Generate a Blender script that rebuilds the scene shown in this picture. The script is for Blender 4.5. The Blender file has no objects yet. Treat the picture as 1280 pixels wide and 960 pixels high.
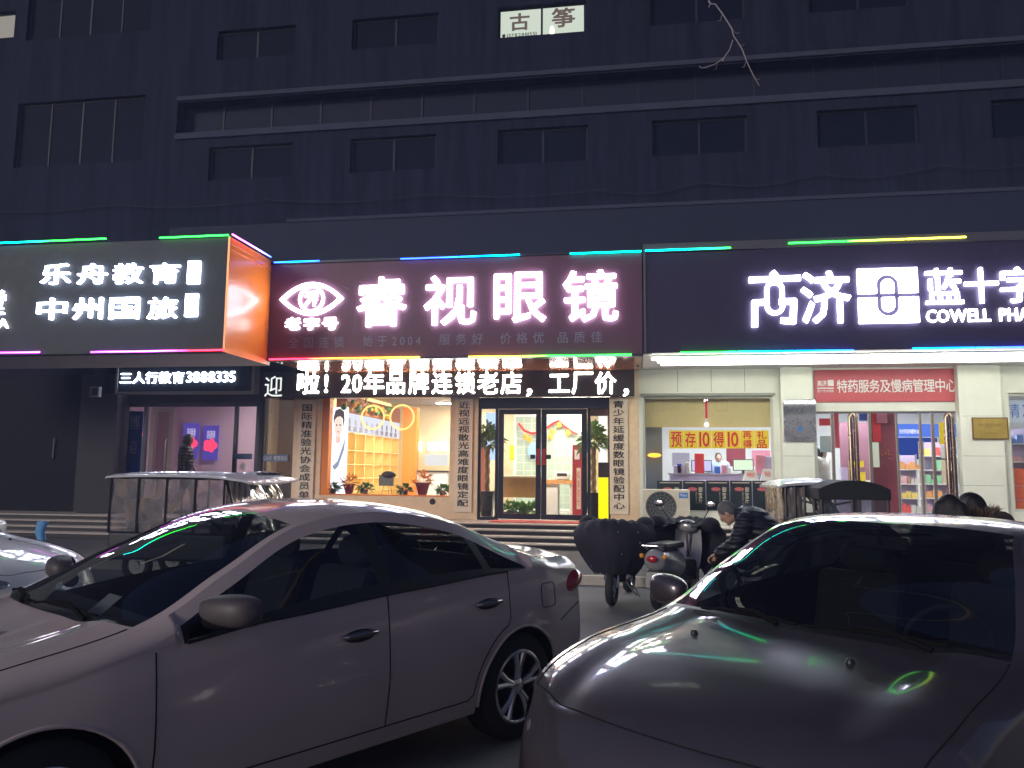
import bpy, math, random
from math import sin, cos, tan, pi, radians as R, sqrt, atan2
from mathutils import Vector, Matrix
random.seed(7)
scene = bpy.context.scene
COL = scene.collection

# ------------------------------------------------------------------ camera
HCAM = 1.64
YAW, PITCH, ROLL, FPX = R(9.04), R(6.41), R(0.545), 961.0
_f = Vector((-sin(YAW)*cos(PITCH), cos(YAW)*cos(PITCH), sin(PITCH)))
_r0 = Vector((cos(YAW), sin(YAW), 0)); _u0 = _r0.cross(_f)
_r = cos(ROLL)*_r0 + sin(ROLL)*_u0; _u = -sin(ROLL)*_r0 + cos(ROLL)*_u0
CAM = Vector((0, 0, HCAM))
cd = bpy.data.cameras.new('camera'); cam = bpy.data.objects.new('camera', cd); COL.objects.link(cam)
cd.sensor_width = 36; cd.lens = FPX/1280*36; cd.clip_start = .05; cd.clip_end = 500
cam.matrix_world = Matrix(((_r.x, _u.x, -_f.x, 0), (_r.y, _u.y, -_f.y, 0), (_r.z, _u.z, -_f.z, HCAM), (0, 0, 0, 1)))
scene.camera = cam

def ray(px, py):
    return _f*FPX + _r*(px-640) + _u*(480-py)
def at(px, py, Y):
    "survey helper: where a sight line meets the real plane y = Y -> (x, z)"
    d = ray(px, py); t = Y/d.y
    return CAM.x+d.x*t, CAM.z+d.z*t
def atz(px, py, Z=0.0):
    d = ray(px, py); t = (Z-HCAM)/d.z
    return d.x*t, d.y*t
def rect(x0, y0, x1, y1, Y):
    xm, ym = (x0+x1)/2, (y0+y1)/2
    return at(x0, ym, Y)[0], at(x1, ym, Y)[0], at(xm, y1, Y)[1], at(xm, y0, Y)[1]   # X0,X1,Z0,Z1

# ------------------------------------------------------------------ materials
def newmat(name):
    m = bpy.data.materials.new(name); m.use_nodes = True
    nt = m.node_tree; b = nt.nodes['Principled BSDF']
    return m, nt, b
def mat(name, col, rough=.6, metal=0., coat=0., noise=0., nscale=8., bump=0., emis=None, estr=0., spec=None, coatr=.03, dark=None):
    m, nt, b = newmat(name)
    b.inputs['Base Color'].default_value = (*col, 1); b.inputs['Roughness'].default_value = rough
    b.inputs['Metallic'].default_value = metal; b.inputs['Coat Weight'].default_value = coat; b.inputs['Coat Roughness'].default_value = coatr
    if spec is not None: b.inputs['Specular IOR Level'].default_value = spec
    if emis: b.inputs['Emission Color'].default_value = (*emis, 1); b.inputs['Emission Strength'].default_value = estr
    if noise or bump:
        tc = nt.nodes.new('ShaderNodeTexCoord'); n = nt.nodes.new('ShaderNodeTexNoise')
        n.inputs['Scale'].default_value = nscale; n.inputs['Detail'].default_value = 8; n.inputs['Roughness'].default_value = .65
        nt.links.new(tc.outputs['Object'], n.inputs['Vector'])
        if noise:
            mx = nt.nodes.new('ShaderNodeMix'); mx.data_type = 'RGBA'
            mx.inputs[6].default_value = (*[c*(1-noise) for c in col], 1)
            mx.inputs[7].default_value = (*[min(1, c*(1+noise)) for c in col], 1)
            mr = nt.nodes.new('ShaderNodeMapRange'); mr.inputs[1].default_value = .3; mr.inputs[2].default_value = .7
            nt.links.new(n.outputs['Fac'], mr.inputs[0]); nt.links.new(mr.outputs[0], mx.inputs[0]); nt.links.new(mx.outputs[2], b.inputs['Base Color'])
            rr = nt.nodes.new('ShaderNodeMapRange'); rr.inputs[3].default_value = max(.02, rough-.12); rr.inputs[4].default_value = min(1, rough+.12)
            nt.links.new(n.outputs['Fac'], rr.inputs[0]); nt.links.new(rr.outputs[0], b.inputs['Roughness'])
        if bump:
            bp = nt.nodes.new('ShaderNodeBump'); bp.inputs['Strength'].default_value = bump; bp.inputs['Distance'].default_value = .02
            nt.links.new(n.outputs['Fac'], bp.inputs['Height']); nt.links.new(bp.outputs[0], b.inputs['Normal'])
    return m
def emit(name, col, s):
    m = bpy.data.materials.new(name); m.use_nodes = True; nt = m.node_tree; nt.nodes.clear()
    o = nt.nodes.new('ShaderNodeOutputMaterial'); e = nt.nodes.new('ShaderNodeEmission')
    e.inputs[0].default_value = (*col, 1); e.inputs[1].default_value = s; nt.links.new(e.outputs[0], o.inputs[0]); return m
def strip_mat(name, cols, s, dots=False):
    m = emit(name, cols[0], s); nt = m.node_tree; e = [n for n in nt.nodes if n.type == 'EMISSION'][0]
    tc = nt.nodes.new('ShaderNodeTexCoord'); sp = nt.nodes.new('ShaderNodeSeparateXYZ'); cr = nt.nodes.new('ShaderNodeValToRGB')
    nt.links.new(tc.outputs['Generated'], sp.inputs[0]); nt.links.new(sp.outputs[0], cr.inputs[0]); nt.links.new(cr.outputs[0], e.inputs[0])
    el = cr.color_ramp.elements
    el[0].position = 0; el[0].color = (*cols[0], 1); el[1].position = 1; el[1].color = (*cols[-1], 1)
    for i, c in enumerate(cols[1:-1]):
        k = el.new((i+1)/(len(cols)-1)); k.color = (*c, 1)
    return m
def glass(name, tint=(1, 1, 1), refl=.04, rough=.0, haze=0., hazecol=(.5, .5, .5)):
    "thin sheet glass: fresnel mirror over a tinted clear pane"
    m = bpy.data.materials.new(name); m.use_nodes = True; nt = m.node_tree; nt.nodes.clear()
    o = nt.nodes.new('ShaderNodeOutputMaterial'); t = nt.nodes.new('ShaderNodeBsdfTransparent'); t.inputs[0].default_value = (*tint, 1)
    g = nt.nodes.new('ShaderNodeBsdfGlossy'); g.inputs['Roughness'].default_value = rough
    fr = nt.nodes.new('ShaderNodeFresnel'); fr.inputs[0].default_value = 1.5
    # a sheet has two faces: keep the index the same for either side
    geo = nt.nodes.new('ShaderNodeNewGeometry'); mi = nt.nodes.new('ShaderNodeMix'); mi.inputs[2].default_value = 1.5; mi.inputs[3].default_value = 1/1.5
    nt.links.new(geo.outputs['Backfacing'], mi.inputs[0]); nt.links.new(mi.outputs[0], fr.inputs[0])
    ml = nt.nodes.new('ShaderNodeMath'); ml.operation = 'MULTIPLY'; ml.inputs[1].default_value = refl/.04*1.6; ml.use_clamp = True
    nt.links.new(fr.outputs[0], ml.inputs[0])
    x = nt.nodes.new('ShaderNodeMixShader'); nt.links.new(ml.outputs[0], x.inputs[0])
    src = t
    if haze:
        d = nt.nodes.new('ShaderNodeBsdfDiffuse'); d.inputs[0].default_value = (*hazecol, 1)
        x2 = nt.nodes.new('ShaderNodeMixShader'); n = nt.nodes.new('ShaderNodeTexNoise'); n.inputs['Scale'].default_value = 5; n.inputs['Distortion'].default_value = 2.5
        tc = nt.nodes.new('ShaderNodeTexCoord'); nt.links.new(tc.outputs['Object'], n.inputs['Vector'])
        mr = nt.nodes.new('ShaderNodeMapRange'); mr.inputs[1].default_value = .35; mr.inputs[2].default_value = .7; mr.inputs[3].default_value = haze*.75; mr.inputs[4].default_value = min(1, haze*1.5)
        nt.links.new(n.outputs['Fac'], mr.inputs[0]); nt.links.new(mr.outputs[0], x2.inputs[0])
        nt.links.new(t.outputs[0], x2.inputs[1]); nt.links.new(d.outputs[0], x2.inputs[2]); src = x2
    nt.links.new(src.outputs[0], x.inputs[1]); nt.links.new(g.outputs[0], x.inputs[2]); nt.links.new(x.outputs[0], o.inputs[0])
    return m

# ------------------------------------------------------------------ mesh helpers
class MB:
    def __init__(s): s.v = []; s.f = []
    def add(s, vs, fs):
        o = len(s.v); s.v += [tuple(v) for v in vs]; s.f += [tuple(i+o for i in f) for f in fs]; return s
    def box(s, x0, x1, y0, y1, z0, z1):
        if x0 > x1: x0, x1 = x1, x0
        if y0 > y1: y0, y1 = y1, y0
        if z0 > z1: z0, z1 = z1, z0
        return s.add([(x0, y0, z0), (x1, y0, z0), (x1, y1, z0), (x0, y1, z0), (x0, y0, z1), (x1, y0, z1), (x1, y1, z1), (x0, y1, z1)],
              [(3, 2, 1, 0), (4, 5, 6, 7), (0, 1, 5, 4), (1, 2, 6, 5), (2, 3, 7, 6), (3, 0, 4, 7)])
    def obox(s, c, ax, ay, az):
        "box from centre and three half-axis vectors"
        c = Vector(c); ax, ay, az = Vector(ax), Vector(ay), Vector(az)
        vs = [c+i*ax+j*ay+k*az for k in (-1, 1) for i, j in ((-1, -1), (1, -1), (1, 1), (-1, 1))]
        return s.add(vs, [(3, 2, 1, 0), (4, 5, 6, 7), (0, 1, 5, 4), (1, 2, 6, 5), (2, 3, 7, 6), (3, 0, 4, 7)])
    def quad(s, a, b, c, d): return s.add([a, b, c, d], [(0, 1, 2, 3)])
    def tube(s, pts, r, n=10, caps=True, closed=False):
        pts = [Vector(p) for p in pts]; m = len(pts); rs = r if isinstance(r, (list, tuple)) else [r]*m
        vs = []; ref = None
        for i, p in enumerate(pts):
            if closed: t = pts[(i+1) % m]-pts[i-1]
            else: t = pts[min(i+1, m-1)]-pts[max(i-1, 0)]
            t.normalize()
            if ref is None: ref = Vector((0, 0, 1)) if abs(t.z) < .9 else Vector((1, 0, 0))
            a = t.cross(ref).normalized(); b = a.cross(t).normalized(); ref = b
            for k in range(n):
                w = 2*pi*k/n; vs.append(p+rs[i]*(cos(w)*a+sin(w)*b))
        fs = []
        for i in range(m if closed else m-1):
            j = (i+1) % m
            for k in range(n):
                k2 = (k+1) % n; fs.append((i*n+k, j*n+k, j*n+k2, i*n+k2))
        if caps and not closed: fs += [tuple(range(n)), tuple((m-1)*n+k for k in reversed(range(n)))]
        return s.add(vs, fs)
    def lathe(s, prof, axis='z', c=(0, 0, 0), n=24):
        "prof = [(radius, height)]"
        vs = []; fs = []
        for (r, h) in prof:
            for k in range(n):
                w = 2*pi*k/n; a, b = r*cos(w), r*sin(w)
                p = (a, b, h) if axis == 'z' else ((a, h, b) if axis == 'y' else (h, a, b))
                vs.append((p[0]+c[0], p[1]+c[1], p[2]+c[2]))
        for i in range(len(prof)-1):
            for k in range(n):
                k2 = (k+1) % n; fs.append((i*n+k, i*n+k2, (i+1)*n+k2, (i+1)*n+k))
        return s.add(vs, fs)
    def ball(s, c, rx, ry=None, rz=None, n=16, m=10, rot=None):
        ry = rx if ry is None else ry; rz = rx if rz is None else rz
        vs = []; fs = []; c = Vector(c)
        for i in range(m+1):
            t = pi*i/m
            for k in range(n):
                w = 2*pi*k/n; p = Vector((rx*sin(t)*cos(w), ry*sin(t)*sin(w), rz*cos(t)))
                if rot: p = rot @ p
                vs.append(c+p)
        for i in range(m):
            for k in range(n):
                k2 = (k+1) % n; fs.append((i*n+k, (i+1)*n+k, (i+1)*n+k2, i*n+k2))
        return s.add(vs, fs)
    def prism(s, poly, d, org=(0, 0, 0), U=(1, 0, 0), V=(0, 0, 1), N=(0, 1, 0)):
        "polygon in plane (U,V) through org extruded by d along N"
        U, V, N, org = Vector(U), Vector(V), Vector(N), Vector(org); n = len(poly)
        vs = [org+U*a+V*b for a, b in poly]+[org+U*a+V*b+N*d for a, b in poly]
        return s.add(vs, [tuple(range(n)), tuple(reversed(range(n, 2*n)))]+[(i, i+n, (i+1) % n+n, (i+1) % n) for i in range(n)])
    def grid(s, pts, wrap=False):
        "pts[i][j] -> quads"
        a, b = len(pts), len(pts[0]); vs = [p for row in pts for p in row]; fs = []
        for i in range(a-1):
            for j in range(b-1 if not wrap else b):
                j2 = (j+1) % b; fs.append((i*b+j, i*b+j2, (i+1)*b+j2, (i+1)*b+j))
        return s.add(vs, fs)
    def build(s, name, m, parent=None, label=None, cat=None, group=None, kind=None, smooth=False, bev=0., fixn=True, origin=None):
        me = bpy.data.meshes.new(name); off = Vector((0, 0, 0))
        if parent is not None: off = wloc(parent)
        if parent is None and cat and kind is None:
            xs = [v[0] for v in s.v]; ys = [v[1] for v in s.v]; zs = [v[2] for v in s.v]
            off = Vector(((min(xs)+max(xs))/2, (min(ys)+max(ys))/2, min(zs)))
        if origin is not None: off = off*0+Vector(origin)
        me.from_pydata([(v[0]-off.x, v[1]-off.y, v[2]-off.z) for v in s.v], [], s.f)
        if fixn:
            import bmesh
            bm = bmesh.new(); bm.from_mesh(me); bmesh.ops.recalc_face_normals(bm, faces=bm.faces); bm.to_mesh(me); bm.free()
        me.materials.append(m)
        o = bpy.data.objects.new(name, me); COL.objects.link(o)
        if parent is not None:
            o.parent = parent
            if origin is not None: o.location = Vector(origin)-wloc(parent)
        else: o.location = off
        if smooth:
            for p in me.polygons: p.use_smooth = True
            if smooth != 'all':
                me.set_sharp_from_angle(angle=R(40))
        if bev:
            b = o.modifiers.new('bevel', 'BEVEL'); b.width = bev; b.segments = 2; b.limit_method = 'ANGLE'
        return tag(o, label, cat, group, kind)
def wloc(o):
    l = Vector((0, 0, 0))
    while o is not None: l = l+o.location; o = o.parent
    return l
def tag(o, label=None, cat=None, group=None, kind=None):
    if label: o['label'] = label
    if cat: o['category'] = cat
    if group: o['group'] = group
    if kind: o['kind'] = kind
    return o
def thing(name, label, cat, loc=(0, 0, 0), group=None):
    o = bpy.data.objects.new(name, None); COL.objects.link(o); o.location = loc; o.empty_display_size = .2
    return tag(o, label, cat, group)
def copy_tree(o, parent=None):
    c = o.copy(); COL.objects.link(c); c.parent = parent
    for ch in o.children: copy_tree(ch, c)
    return c
def B(x0, x1, y0, y1, z0, z1): return MB().box(x0, x1, y0, y1, z0, z1)

# ------------------------------------------------------------------ lettering
_G = {}
def warm(pairs):
    objs = []
    for ch, bold in pairs:
        if (ch, bold) in _G or ch == ' ': continue
        _G[(ch, bold)] = None
        c = bpy.data.curves.new('g', 'FONT'); c.body = ch; c.size = 1; c.offset = bold; c.resolution_u = 2; c.fill_mode = 'FRONT'
        o = bpy.data.objects.new('g', c); COL.objects.link(o); objs.append((ch, bold, o, c))
    dg = bpy.context.evaluated_depsgraph_get(); dg.update()
    for ch, bold, o, c in objs:
        me = bpy.data.meshes.new_from_object(o.evaluated_get(dg))
        _G[(ch, bold)] = ([tuple(v.co) for v in me.vertices], [tuple(p.vertices) for p in me.polygons])
        bpy.data.meshes.remove(me)
    for ch, bold, o, c in objs:
        bpy.data.objects.remove(o); bpy.data.curves.remove(c)
def is_cjk(c): return ord(c) > 0x2E80
def lay(s, bold=0., track=0., vertical=False):
    "lay a string out flat: list of (verts2d, faces)"
    out = []; pen = 0.; k = 0.93   # width of an ideographic cell
    warm([(c, bold) for c in s])
    for c in s:
        if c == ' ':
            pen += .5 if not vertical else .6; continue
        vs, fs = _G[(c, bold)]
        if not vs: pen += .6; continue
        x0 = min(v[0] for v in vs); x1 = max(v[0] for v in vs); y0 = min(v[1] for v in vs)
        if vertical: out.append(([(v[0]-(x0+x1)/2, v[1]-pen) for v in vs], fs)); pen += 1.0+track
        elif is_cjk(c): out.append(([(v[0]+pen, v[1]) for v in vs], fs)); pen += CELL+track
        else: out.append(([((v[0]-x0)*1.0+pen+.05, v[1]) for v in vs], fs)); pen += x1-x0+.10+track*.5
    return out
def text(mb, s, X0, X1, Z0, Z1, y, depth=.004, bold=0., track=0., vertical=False, shear=0.):
    "lettering standing depth proud of the plane y, fitted to a box, facing -y"
    L = lay(s, 0., track, vertical)
    if bold:
        r_ = bold*.85; off = [(0, 0)]+[(r_*cos(k*pi/4), r_*sin(k*pi/4)) for k in range(8)]
        L = [([(v[0]+dx, v[1]+dy) for v in vs], fs, i) for vs, fs in L for i, (dx, dy) in enumerate(off)]
    else: L = [(vs, fs, 0) for vs, fs in L]
    xs = [v[0] for vs, f, i in L for v in vs]; ys = [v[1] for vs, f, i in L for v in vs]
    a0, a1, b0, b1 = min(xs), max(xs), min(ys), max(ys)
    sx = (X1-X0)/(a1-a0); sz = (Z1-Z0)/(b1-b0)
    for vs, fs, li_ in L:
        depth_ = depth+li_*.0004
        P = [(X0+(v[0]-a0)*sx, Z0+(v[1]-b0)*sz) for v in vs]; n = len(P)
        front = [(p[0], y-depth_, p[1]) for p in P]
        if depth < .01 or li_: mb.add(front, [tuple(f) for f in fs])
        else:
            back = [(p[0], y-.002, p[1]) for p in P]; ed = {}
            for f in fs:
                for i in range(len(f)):
                    e = (f[i], f[(i+1) % len(f)])
                    if (e[1], e[0]) in ed: del ed[(e[1], e[0])]
                    else: ed[e] = 1
            mb.add(front+back, [tuple(f) for f in fs]+[(b, a, a+n, b+n) for a, b in ed])
    return mb
warm([('国', 0.)])
_v = _G[('国', 0.)][0]; CELL = (max(v[0] for v in _v)-min(v[0] for v in _v))*1.16
# ------------------------------------------------------------------ world
w = bpy.data.worlds.new('World'); scene.world = w; w.use_nodes = True; nt = w.node_tree
bg = nt.nodes['Background']; sky = nt.nodes.new('ShaderNodeTexSky'); sky.sky_type = 'NISHITA'; sky.sun_disc = False
sky.sun_elevation = R(20); sky.sun_rotation = R(200); sky.air_density = 1.5; sky.dust_density = 1
mx = nt.nodes.new('ShaderNodeMix'); mx.data_type = 'RGBA'; mx.blend_type = 'MULTIPLY'; mx.inputs[0].default_value = 1
mx.inputs[7].default_value = (.92, .90, 1.45, 1)       # town glow under a night sky
nt.links.new(sky.outputs[0], mx.inputs[6]); nt.links.new(mx.outputs[2], bg.inputs[0]); bg.inputs[1].default_value = SKY if 'SKY' in globals() else .022
sl = bpy.data.lights.new('fill_light', 'SUN'); sl.energy = 1.15; sl.angle = R(16); sl.color = (1, .93, .86)  # added fill from behind left, brightens the pilasters in place of unseen street lamps
so = bpy.data.objects.new('fill_light', sl); COL.objects.link(so); so.rotation_euler = (R(75), 0, R(-38))

scene.view_settings.view_transform = 'Standard'; scene.view_settings.look = 'None'; scene.view_settings.exposure = .4; scene.view_settings.gamma = 1
cy = scene.cycles; cy.use_denoising = True; cy.max_bounces = 6; cy.diffuse_bounces = 2; cy.glossy_bounces = 3; cy.transmission_bounces = 4; cy.transparent_max_bounces = 16
cy.sample_clamp_indirect = 4; cy.caustics_reflective = False; cy.caustics_refractive = False
try: cy.denoiser = 'OPENIMAGEDENOISE'
except Exception: pass

# ------------------------------------------------------------------ shared materials
YW = 17.0; YS = 14.55; YL = 12.9; YT = 16.75
ZP = .54; ZT = .13
M = {}
M['upper'] = mat('upper_render', (.021, .024, .044), .9, spec=.1, noise=.12, nscale=1.5, bump=.15)
_nt = M['upper'].node_tree; _b = _nt.nodes['Principled BSDF']; _tc = _nt.nodes.new('ShaderNodeTexCoord'); _mp = _nt.nodes.new('ShaderNodeMapping'); _mp.inputs['Scale'].default_value = (2.2, 1, .12)
_n = _nt.nodes.new('ShaderNodeTexNoise'); _n.inputs['Scale'].default_value = 1.6; _n.inputs['Detail'].default_value = 9; _n.inputs['Roughness'].default_value = .7
_old = _b.inputs['Base Color'].links[0].from_socket; _mx = _nt.nodes.new('ShaderNodeMix'); _mx.data_type = 'RGBA'; _mx.blend_type = 'MULTIPLY'; _mx.inputs[0].default_value = 1
_cr = _nt.nodes.new('ShaderNodeValToRGB'); _cr.color_ramp.elements[0].position = .36; _cr.color_ramp.elements[0].color = (.62, .62, .64, 1); _cr.color_ramp.elements[1].position = .60; _cr.color_ramp.elements[1].color = (1.15, 1.15, 1.15, 1)
_nt.links.new(_tc.outputs['Object'], _mp.inputs[0]); _nt.links.new(_mp.outputs[0], _n.inputs['Vector']); _nt.links.new(_n.outputs[0], _cr.inputs[0]); _nt.links.new(_old, _mx.inputs[6]); _nt.links.new(_cr.outputs[0], _mx.inputs[7]); _nt.links.new(_mx.outputs[2], _b.inputs['Base Color'])
M['ledge'] = mat('ledge_concrete', (.045, .049, .082), .9, noise=.15, nscale=3, bump=.2)
M['band'] = mat('band_recess', (.004, .007, .028), .8, noise=.2, nscale=2)
M['winglass'] = mat('dark_window', (.005, .007, .020), .7, spec=.1)
M['winframe'] = mat('window_frame', (.010, .011, .022), .6)
M['white_wall'] = mat('cream_panel', (.76, .78, .68), .55, noise=.06, nscale=2)
M['seam'] = mat('panel_seam', (.30, .31, .27), .8)
M['beige'] = mat('beige_wood', (.84, .64, .42), .5, noise=.10, nscale=6)
M['beige2'] = mat('banner_board', (.84, .72, .55), .5, noise=.05, nscale=9)
M['pinkwall'] = mat('pinkish_plaster', (.55, .44, .38), .7, noise=.05)
M['black'] = mat('black_ink', (.015, .015, .018), .5)
M['blackmetal'] = mat('black_metal', (.02, .02, .025), .35, spec=.5)
M['grey'] = mat('grey_render', (.038, .038, .043), .8, noise=.15, nscale=3)
M['darkwall'] = mat('dark_shutter', (.007, .007, .010), .7, spec=.15, noise=.25, nscale=4)
M['frame_dark'] = mat('dark_aluminium', (.028, .034, .05), .35, metal=.5)
M['steel'] = mat('stainless', (.62, .62, .62), .22, metal=1, noise=.08, nscale=3)
M['chrome'] = mat('chrome', (.8, .8, .8), .08, metal=1)
M['white'] = mat('white_paint', (.78, .78, .78), .45)
M['glass'] = glass('shop_glass', (.96, .98, .98), .03)
M['signred'] = mat('sign_red', (.125, .046, .078), .5, noise=.05, spec=.4)
M['signdark'] = mat('sign_navy', (.040, .030, .065), .5, spec=.25, noise=.1)
M['signteal'] = mat('sign_slate', (.014, .024, .034), .5, spec=.25, noise=.1)
M['whiteletter'] = emit('letter_lit', (.80, .83, 1.0), 13)
M['whiteletter_s'] = emit('letter_lit_small', (.97, .95, 1.0), 7)
M['ledletter'] = emit('ledletter', (1.0, .94, .88), 22)
M['ledpanel'] = mat('led_panel', (.03, .03, .028), .45)
M['orange'] = mat('orange_panel', (.95, .22, .015), .35, coat=.5, coatr=.2)
M['soffit_o'] = mat('orange_soffit', (.75, .26, .10), .16, metal=.35, coat=1, coatr=.06, noise=.06)
M['soffit_w'] = mat('pale_soffit', (.45, .44, .45), .6, noise=.1)
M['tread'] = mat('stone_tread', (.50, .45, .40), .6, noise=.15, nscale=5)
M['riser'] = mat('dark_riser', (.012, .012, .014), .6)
M['red'] = mat('red_paint', (.6, .03, .04), .5)
M['tile'] = mat('floor_tile', (.50, .48, .45), .25, noise=.08, nscale=3)
M['rubber'] = mat('rubber', (.014, .014, .015), .75, noise=.2, nscale=30, bump=.1)

# ------------------------------------------------------------------ ground
m, nt, b = newmat('asphalt')
tc = nt.nodes.new('ShaderNodeTexCoord'); n1 = nt.nodes.new('ShaderNodeTexNoise'); n1.inputs['Scale'].default_value = 60; n1.inputs['Detail'].default_value = 6
n2 = nt.nodes.new('ShaderNodeTexNoise'); n2.inputs['Scale'].default_value = .9; n2.inputs['Detail'].default_value = 5
cr = nt.nodes.new('ShaderNodeValToRGB'); cr.color_ramp.elements[0].color = (.10, .10, .105, 1); cr.color_ramp.elements[1].color = (.24, .235, .24, 1)
cr.color_ramp.elements[0].position = .35; cr.color_ramp.elements[1].position = .7
mm = nt.nodes.new('ShaderNodeMath'); mm.operation = 'MULTIPLY_ADD'; mm.inputs[1].default_value = .3
bp = nt.nodes.new('ShaderNodeBump'); bp.inputs['Strength'].default_value = .5; bp.inputs['Distance'].default_value = .01
for n in (n1, n2): nt.links.new(tc.outputs['Object'], n.inputs['Vector'])
nt.links.new(n1.outputs[0], mm.inputs[0]); 
m3 = nt.nodes.new('ShaderNodeMath'); m3.operation = 'MULTIPLY'; m3.inputs[1].default_value = .72; nt.links.new(n2.outputs[0], m3.inputs[0]); nt.links.new(m3.outputs[0], mm.inputs[2])
nt.links.new(mm.outputs[0], cr.inputs[0]); nt.links.new(cr.outputs[0], b.inputs['Base Color']); nt.links.new(n1.outputs[0], bp.inputs['Height']); nt.links.new(bp.outputs[0], b.inputs['Normal'])
b.inputs['Roughness'].default_value = .75
M['asphalt'] = m
B(-150, 150, -120, 150, -1, 0).build('ground', M['asphalt'], kind='structure')
pv = MB().box(-30, 30, 11.5, YW+.3, .002, ZT)
pv.build('pavement', mat('paving', (.06, .06, .065), .8, noise=.3, nscale=3, bump=.3), kind='structure')
B(-30, 30, 11.40, 11.5, .002, ZT+.004).build('kerb', M['tread'], kind='structure')
# steps up to the shops: dark risers under pale nosings
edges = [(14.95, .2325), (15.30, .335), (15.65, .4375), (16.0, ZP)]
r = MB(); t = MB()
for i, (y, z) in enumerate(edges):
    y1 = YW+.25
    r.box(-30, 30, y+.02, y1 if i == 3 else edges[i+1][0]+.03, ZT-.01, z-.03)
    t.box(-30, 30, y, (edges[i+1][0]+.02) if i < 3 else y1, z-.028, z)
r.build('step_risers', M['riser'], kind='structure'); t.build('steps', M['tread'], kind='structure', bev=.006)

# ------------------------------------------------------------------ the building
bd = thing('commercial_building', 'dark multi-storey concrete building with a row of lit shops along its ground floor', 'building', (0, YW, 0))
YU = 17.6
def wallgrid(mb, X0, X1, Z0, Z1, y0, y1, holes):
    "wall slab with rectangular holes (x0,x1,z0,z1)"
    xs = sorted({X0, X1, *[h[0] for h in holes], *[h[1] for h in holes]}); zs = sorted({Z0, Z1, *[h[2] for h in holes], *[h[3] for h in holes]})
    xs = [x for x in xs if X0 <= x <= X1]; zs = [z for z in zs if Z0 <= z <= Z1]
    for i in range(len(xs)-1):
        zz = None
        for j in range(len(zs)-1):
            cx, cz = (xs[i]+xs[i+1])/2, (zs[j]+zs[j+1])/2
            hole = any(h[0] < cx < h[1] and h[2] < cz < h[3] for h in holes)
            if not hole:
                if zz is None: zz = [zs[j], zs[j+1]]
                else: zz[1] = zs[j+1]
            if (hole or j == len(zs)-2) and zz is not None:
                mb.box(xs[i], xs[i+1], y0, y1, zz[0], zz[1]); zz = None
holes = []
zL3 = at(980, 247, YU)[1]; zL2a = at(980, 119, YU)[1]; zL1 = at(980, 67, YU)[1]
XR0 = at(222, 130, YU)[0]
def zrow(px, py): return at(px, py, YU)[1]
z2t = zrow(680, 159); z2b = zrow(680, 203); z1t = zrow(680, 4); z1b = zrow(680, 43)
row2 = [(262, 366), (438, 545), (622, 735), (815, 935), (1022, 1150), (1242, 1370)]
row1 = [(272, 370), (440, 548), (622, 732), (812, 932), (1012, 1140)]
wins = []
for a, b_ in row2: wins.append((at(a, 180, YU)[0], at(b_, 175, YU)[0], z2b, z2t))
for a, b_ in row1: wins.append((at(a, 40, YU)[0], at(b_, 25, YU)[0], z1b, z1t))
big = []
x0, x1, z0, z1 = rect(20, 124, 179, 205, YU); big.append((x0, x1, z0, z1))
x0, x1, z0, z1 = rect(36, -40, 190, 44, YU); big.append((x0, x1, z0, z1))
x0, x1, z0, z1 = rect(-90, 18, 18, 51, YU); big.append((x0, x1, z0, z1))
wins += big
bandtop = zL1-.16; bandbot = zL2a+.02
band = (XR0, 30, bandbot, bandtop)
gap = 3.45
wl = MB(); wallgrid(wl, -32, 32, gap, 26, YU, YU+.35, wins+[band]); wl.build('wall', M['upper'], bd)
B(-32, 32, YU+1.2, YU+1.4, 0.2, 26).build('wall', M['grey'], bd) if False else None
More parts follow.
